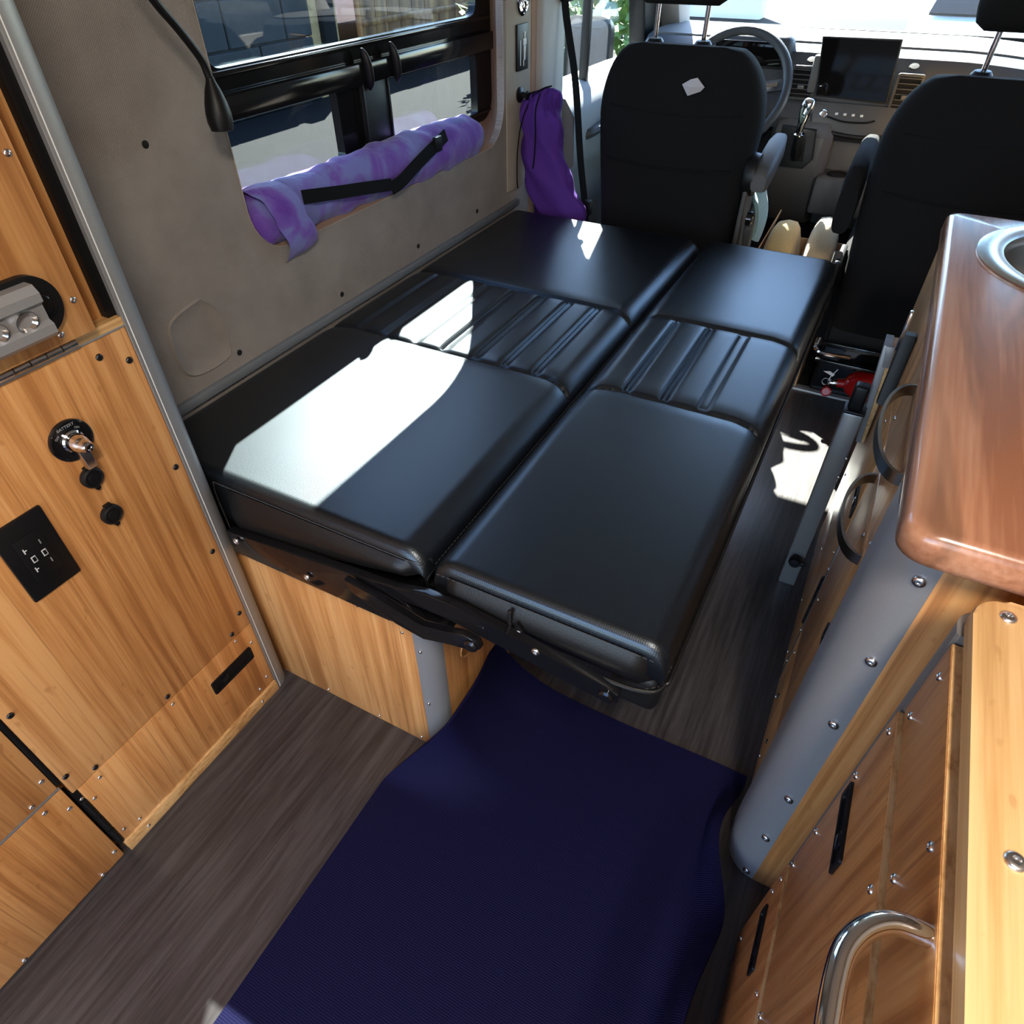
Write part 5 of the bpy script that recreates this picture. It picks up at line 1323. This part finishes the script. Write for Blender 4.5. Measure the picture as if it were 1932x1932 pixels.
b = BM(); prism(b, [(-0.405, 2.775, 0.692), (-0.290, 2.775, 0.688), (-0.275, 2.757, 0.600), (-0.300, 2.752, 0.570), (-0.385, 2.752, 0.568), (-0.400, 2.757, 0.600)], (0, 0.03, 0), 0.006); sh = obj('shift_plate', b, 'blk', con)
b = BM(); prism(b, [(-0.358, 2.770, 0.668), (-0.315, 2.770, 0.666), (-0.305, 2.752, 0.595), (-0.355, 2.752, 0.595)], (0, 0.003, -0.002)); obj('shift_gate', b, 'blk_matte', con)
for i, s_ in enumerate('PRNDM'):
    b = BM(); box(b, -0.383, -0.377, 2.749 + 0.0, 2.752, 0.640 - i * 0.013, 0.647 - i * 0.013); obj('gear_letter', b, 'white_txt', con)
gv = thing('gear_lever', 'silver topped gear lever rising from the console', 'gear lever', (-0.335, 2.75, 0.60))
b = BM(); tube(b, spline([(-0.333, 2.768, 0.60), (-0.336, 2.745, 0.65), (-0.338, 2.735, 0.69)], 4), lambda t: 0.020 - 0.009 * t, 14); obj('boot', b, 'blk', gv)
b = BM(); lathe(b, (-0.337, 2.738, 0.677), (0, -0.25, 1), [(0.014, 0), (0.019, 0.002), (0.019, 0.006), (0.014, 0.008)], 18); obj('collar', b, 'chrome', gv)
b = BM(); rows = []
for z, y, w, d in ((0.685, 2.735, 0.011, 0.011), (0.71, 2.728, 0.013, 0.012), (0.74, 2.722, 0.018, 0.015), (0.77, 2.720, 0.022, 0.018), (0.785, 2.722, 0.019, 0.018), (0.791, 2.724, 0.010, 0.010)):
    rows.append([Vector((-0.338 + (z - 0.685) * 0.10 + w * sq(math.cos(2 * PI * k / 20), 0.7), y + d * sq(math.sin(2 * PI * k / 20), 0.7), z)) for k in range(20)])
rings(b, rows); obj('knob', b, 'chrome', gv, 60)
b = BM(); prism(b, [(-0.338, 2.7085, 0.715), (-0.326, 2.7085, 0.735), (-0.318, 2.703, 0.765), (-0.337, 2.702, 0.775), (-0.346, 2.704, 0.760), (-0.345, 2.7085, 0.735)], (0, 0.004, 0)); obj('knob_inlay', b, 'blk_gloss', gv)
# steering wheel
swh = thing('steering_wheel', 'dark grey steering wheel in front of the driver seat', 'steering wheel', (-0.60, 2.72, 0.80))
ctr = Vector((-0.595, 2.735, 0.795)); n_ = Vector((0, -0.86, 0.50)).normalized(); u_ = Vector((1, 0, 0)); v_ = n_.cross(u_).normalized()
b = BM(); rows = []
for i in range(48):
    a = 2 * PI * i / 48; d = u_ * math.cos(a) + v_ * math.sin(a)
    rows.append([ctr + d * (0.182 + 0.015 * math.cos(2 * PI * k / 10)) + n_ * (0.015 * math.sin(2 * PI * k / 10)) for k in range(10)])
rows.append(rows[0]); rings(b, rows, True, False, False); bmesh.ops.remove_doubles(b, verts=b.verts, dist=1e-5); obj('rim', b, 'dash', swh, 80)
b = BM(); lathe(b, ctr - n_ * 0.05, n_, [(0.0, 0.0), (0.055, 0.0), (0.075, 0.02), (0.070, 0.045), (0.0, 0.055)], 24); obj('airbag_hub', b, 'dash', swh)
for a in (0.15, PI - 0.15, -PI / 2):
    d = u_ * math.cos(a) - v_ * math.sin(a) if False else u_ * math.cos(a) + v_ * math.sin(a)
    b = BM(); sweep(b, [ctr + d * 0.05 - n_ * 0.02, ctr + d * 0.12 - n_ * 0.008, ctr + d * 0.178], rect(0.035, 0.012), n_); obj('spoke', b, 'dash', swh)
    b = BM(); sweep(b, [ctr + d * 0.09 + n_ * 0.002, ctr + d * 0.15 + n_ * 0.006], rect(0.012, 0.003), n_); obj('spoke_trim', b, 'chrome', swh)
b = BM(); cyl(b, ctr - n_ * 0.04, ctr - n_ * 0.22, 0.045, 0.06, 20); obj('column', b, 'dash', swh)
b = BM(); box(b, -0.74, -0.45, 2.90, 2.99, 0.83, 0.935, 0.03, 3); obj('instrument_hood', b, 'dash', dash)
b = BM(); box(b, -0.715, -0.475, 2.893, 2.901, 0.845, 0.915, 0.003); obj('instrument_glass', b, 'screen', dash)
b = BM(); tube(b, [(-0.52, 2.80, 0.79), (-0.44, 2.79, 0.80)], 0.007, 8); obj('wiper_stalk', b, 'blk', dash)
# tan board leaning by the passenger side of the dash
b = BM(); prism(b, [(-0.024, 2.66, 0.502), (-0.024, 2.66, 0.852), (-0.012, 2.66, 0.866), (0.16, 2.66, 0.870), (0.178, 2.66, 0.858), (0.178, 2.66, 0.502)], (0, 0.008, 0), 0.001)
tag(obj('clipboard', b, 'board', None, 35, (0.08, 2.66, 0.502)), 'tan board standing on the cab seat nearest the galley', 'board')
# wing mirror outside the driver door
wm = thing('wing_mirror', 'black wing mirror seen through the driver door window', 'mirror', (-1.30, 3.15, 0.62))
b = BM(); rows = []
for y, s_ in ((3.22, 1.0), (3.27, 0.96), (3.33, 0.75), (3.36, 0.35)):
    rows.append([(-1.345 + (u + 1.345) * s_, y, 0.75 + (v - 0.75) * s_) for u, v in rrect(-1.45, -1.24, 0.565, 0.93, 0.045, 5)])
rings(b, rows, True, False, True); obj('mirror_shell', b, 'blk', wm, 50)
b = BM(); plate(b, rrect(-1.45, -1.24, 0.565, 0.93, 0.045, 5), [rrect(-1.437, -1.253, 0.662, 0.918, 0.035, 5), rrect(-1.437, -1.253, 0.577, 0.648, 0.025, 5)], lambda u, v: (u, 3.218, v), (0, 0.006, 0)); obj('mirror_bezel', b, 'blk', wm)
for z0, z1 in ((0.657, 0.922), (0.573, 0.652)):
    b = BM(); box(b, -1.44, -1.25, 3.2245, 3.227, z0, z1); obj('mirror_glass', b, 'chrome', wm)
b = BM(); box(b, -1.25, -1.10, 3.22, 3.30, 0.62, 0.70, 0.02); obj('mirror_arm', b, 'blk', wm)

# ================================================================== ADDED FILL LAMP, OUT OF VIEW
def fill_lamp(x, y, w, label):
    t = thing('fill_ceiling_light', label, 'lamp', (x, y, 1.92), 'added fill lights')
    b = BM(); plate(b, rrect(x - 0.06, x + 0.06, y - 0.20, y + 0.20, 0.02, 4), [rrect(x - 0.05, x + 0.05, y - 0.19, y + 0.19, 0.015, 4)], lambda u, v: (u, v, 1.92), (0, 0, -0.012)); obj('bezel', b, 'alu', t)
    b = BM(); box(b, x - 0.052, x + 0.052, y - 0.192, y + 0.192, 1.912, 1.9185); obj('diffuser', b, 'fill_glow', t)
    L_ = bpy.data.lights.new('fill_light', 'AREA'); L_.shape = 'RECTANGLE'; L_.size = 0.10; L_.size_y = 0.38; L_.energy = w; L_.color = (1.0, 0.90, 0.78)
    lo = bpy.data.objects.new('fill_light', L_); COL.objects.link(lo); lo.parent = t; lo.location = (0, 0, -0.016)
M['fill_glow'] = plain('fill_diffuser', (0.8, 0.8, 0.8), 0.5, emit=(1.0, 0.90, 0.78), est=4.0)
fill_lamp(0.28, -0.30, 33, 'added flat fill light on the ceiling, out of view')  # unseen lamp, added to raise the brightness of the interior
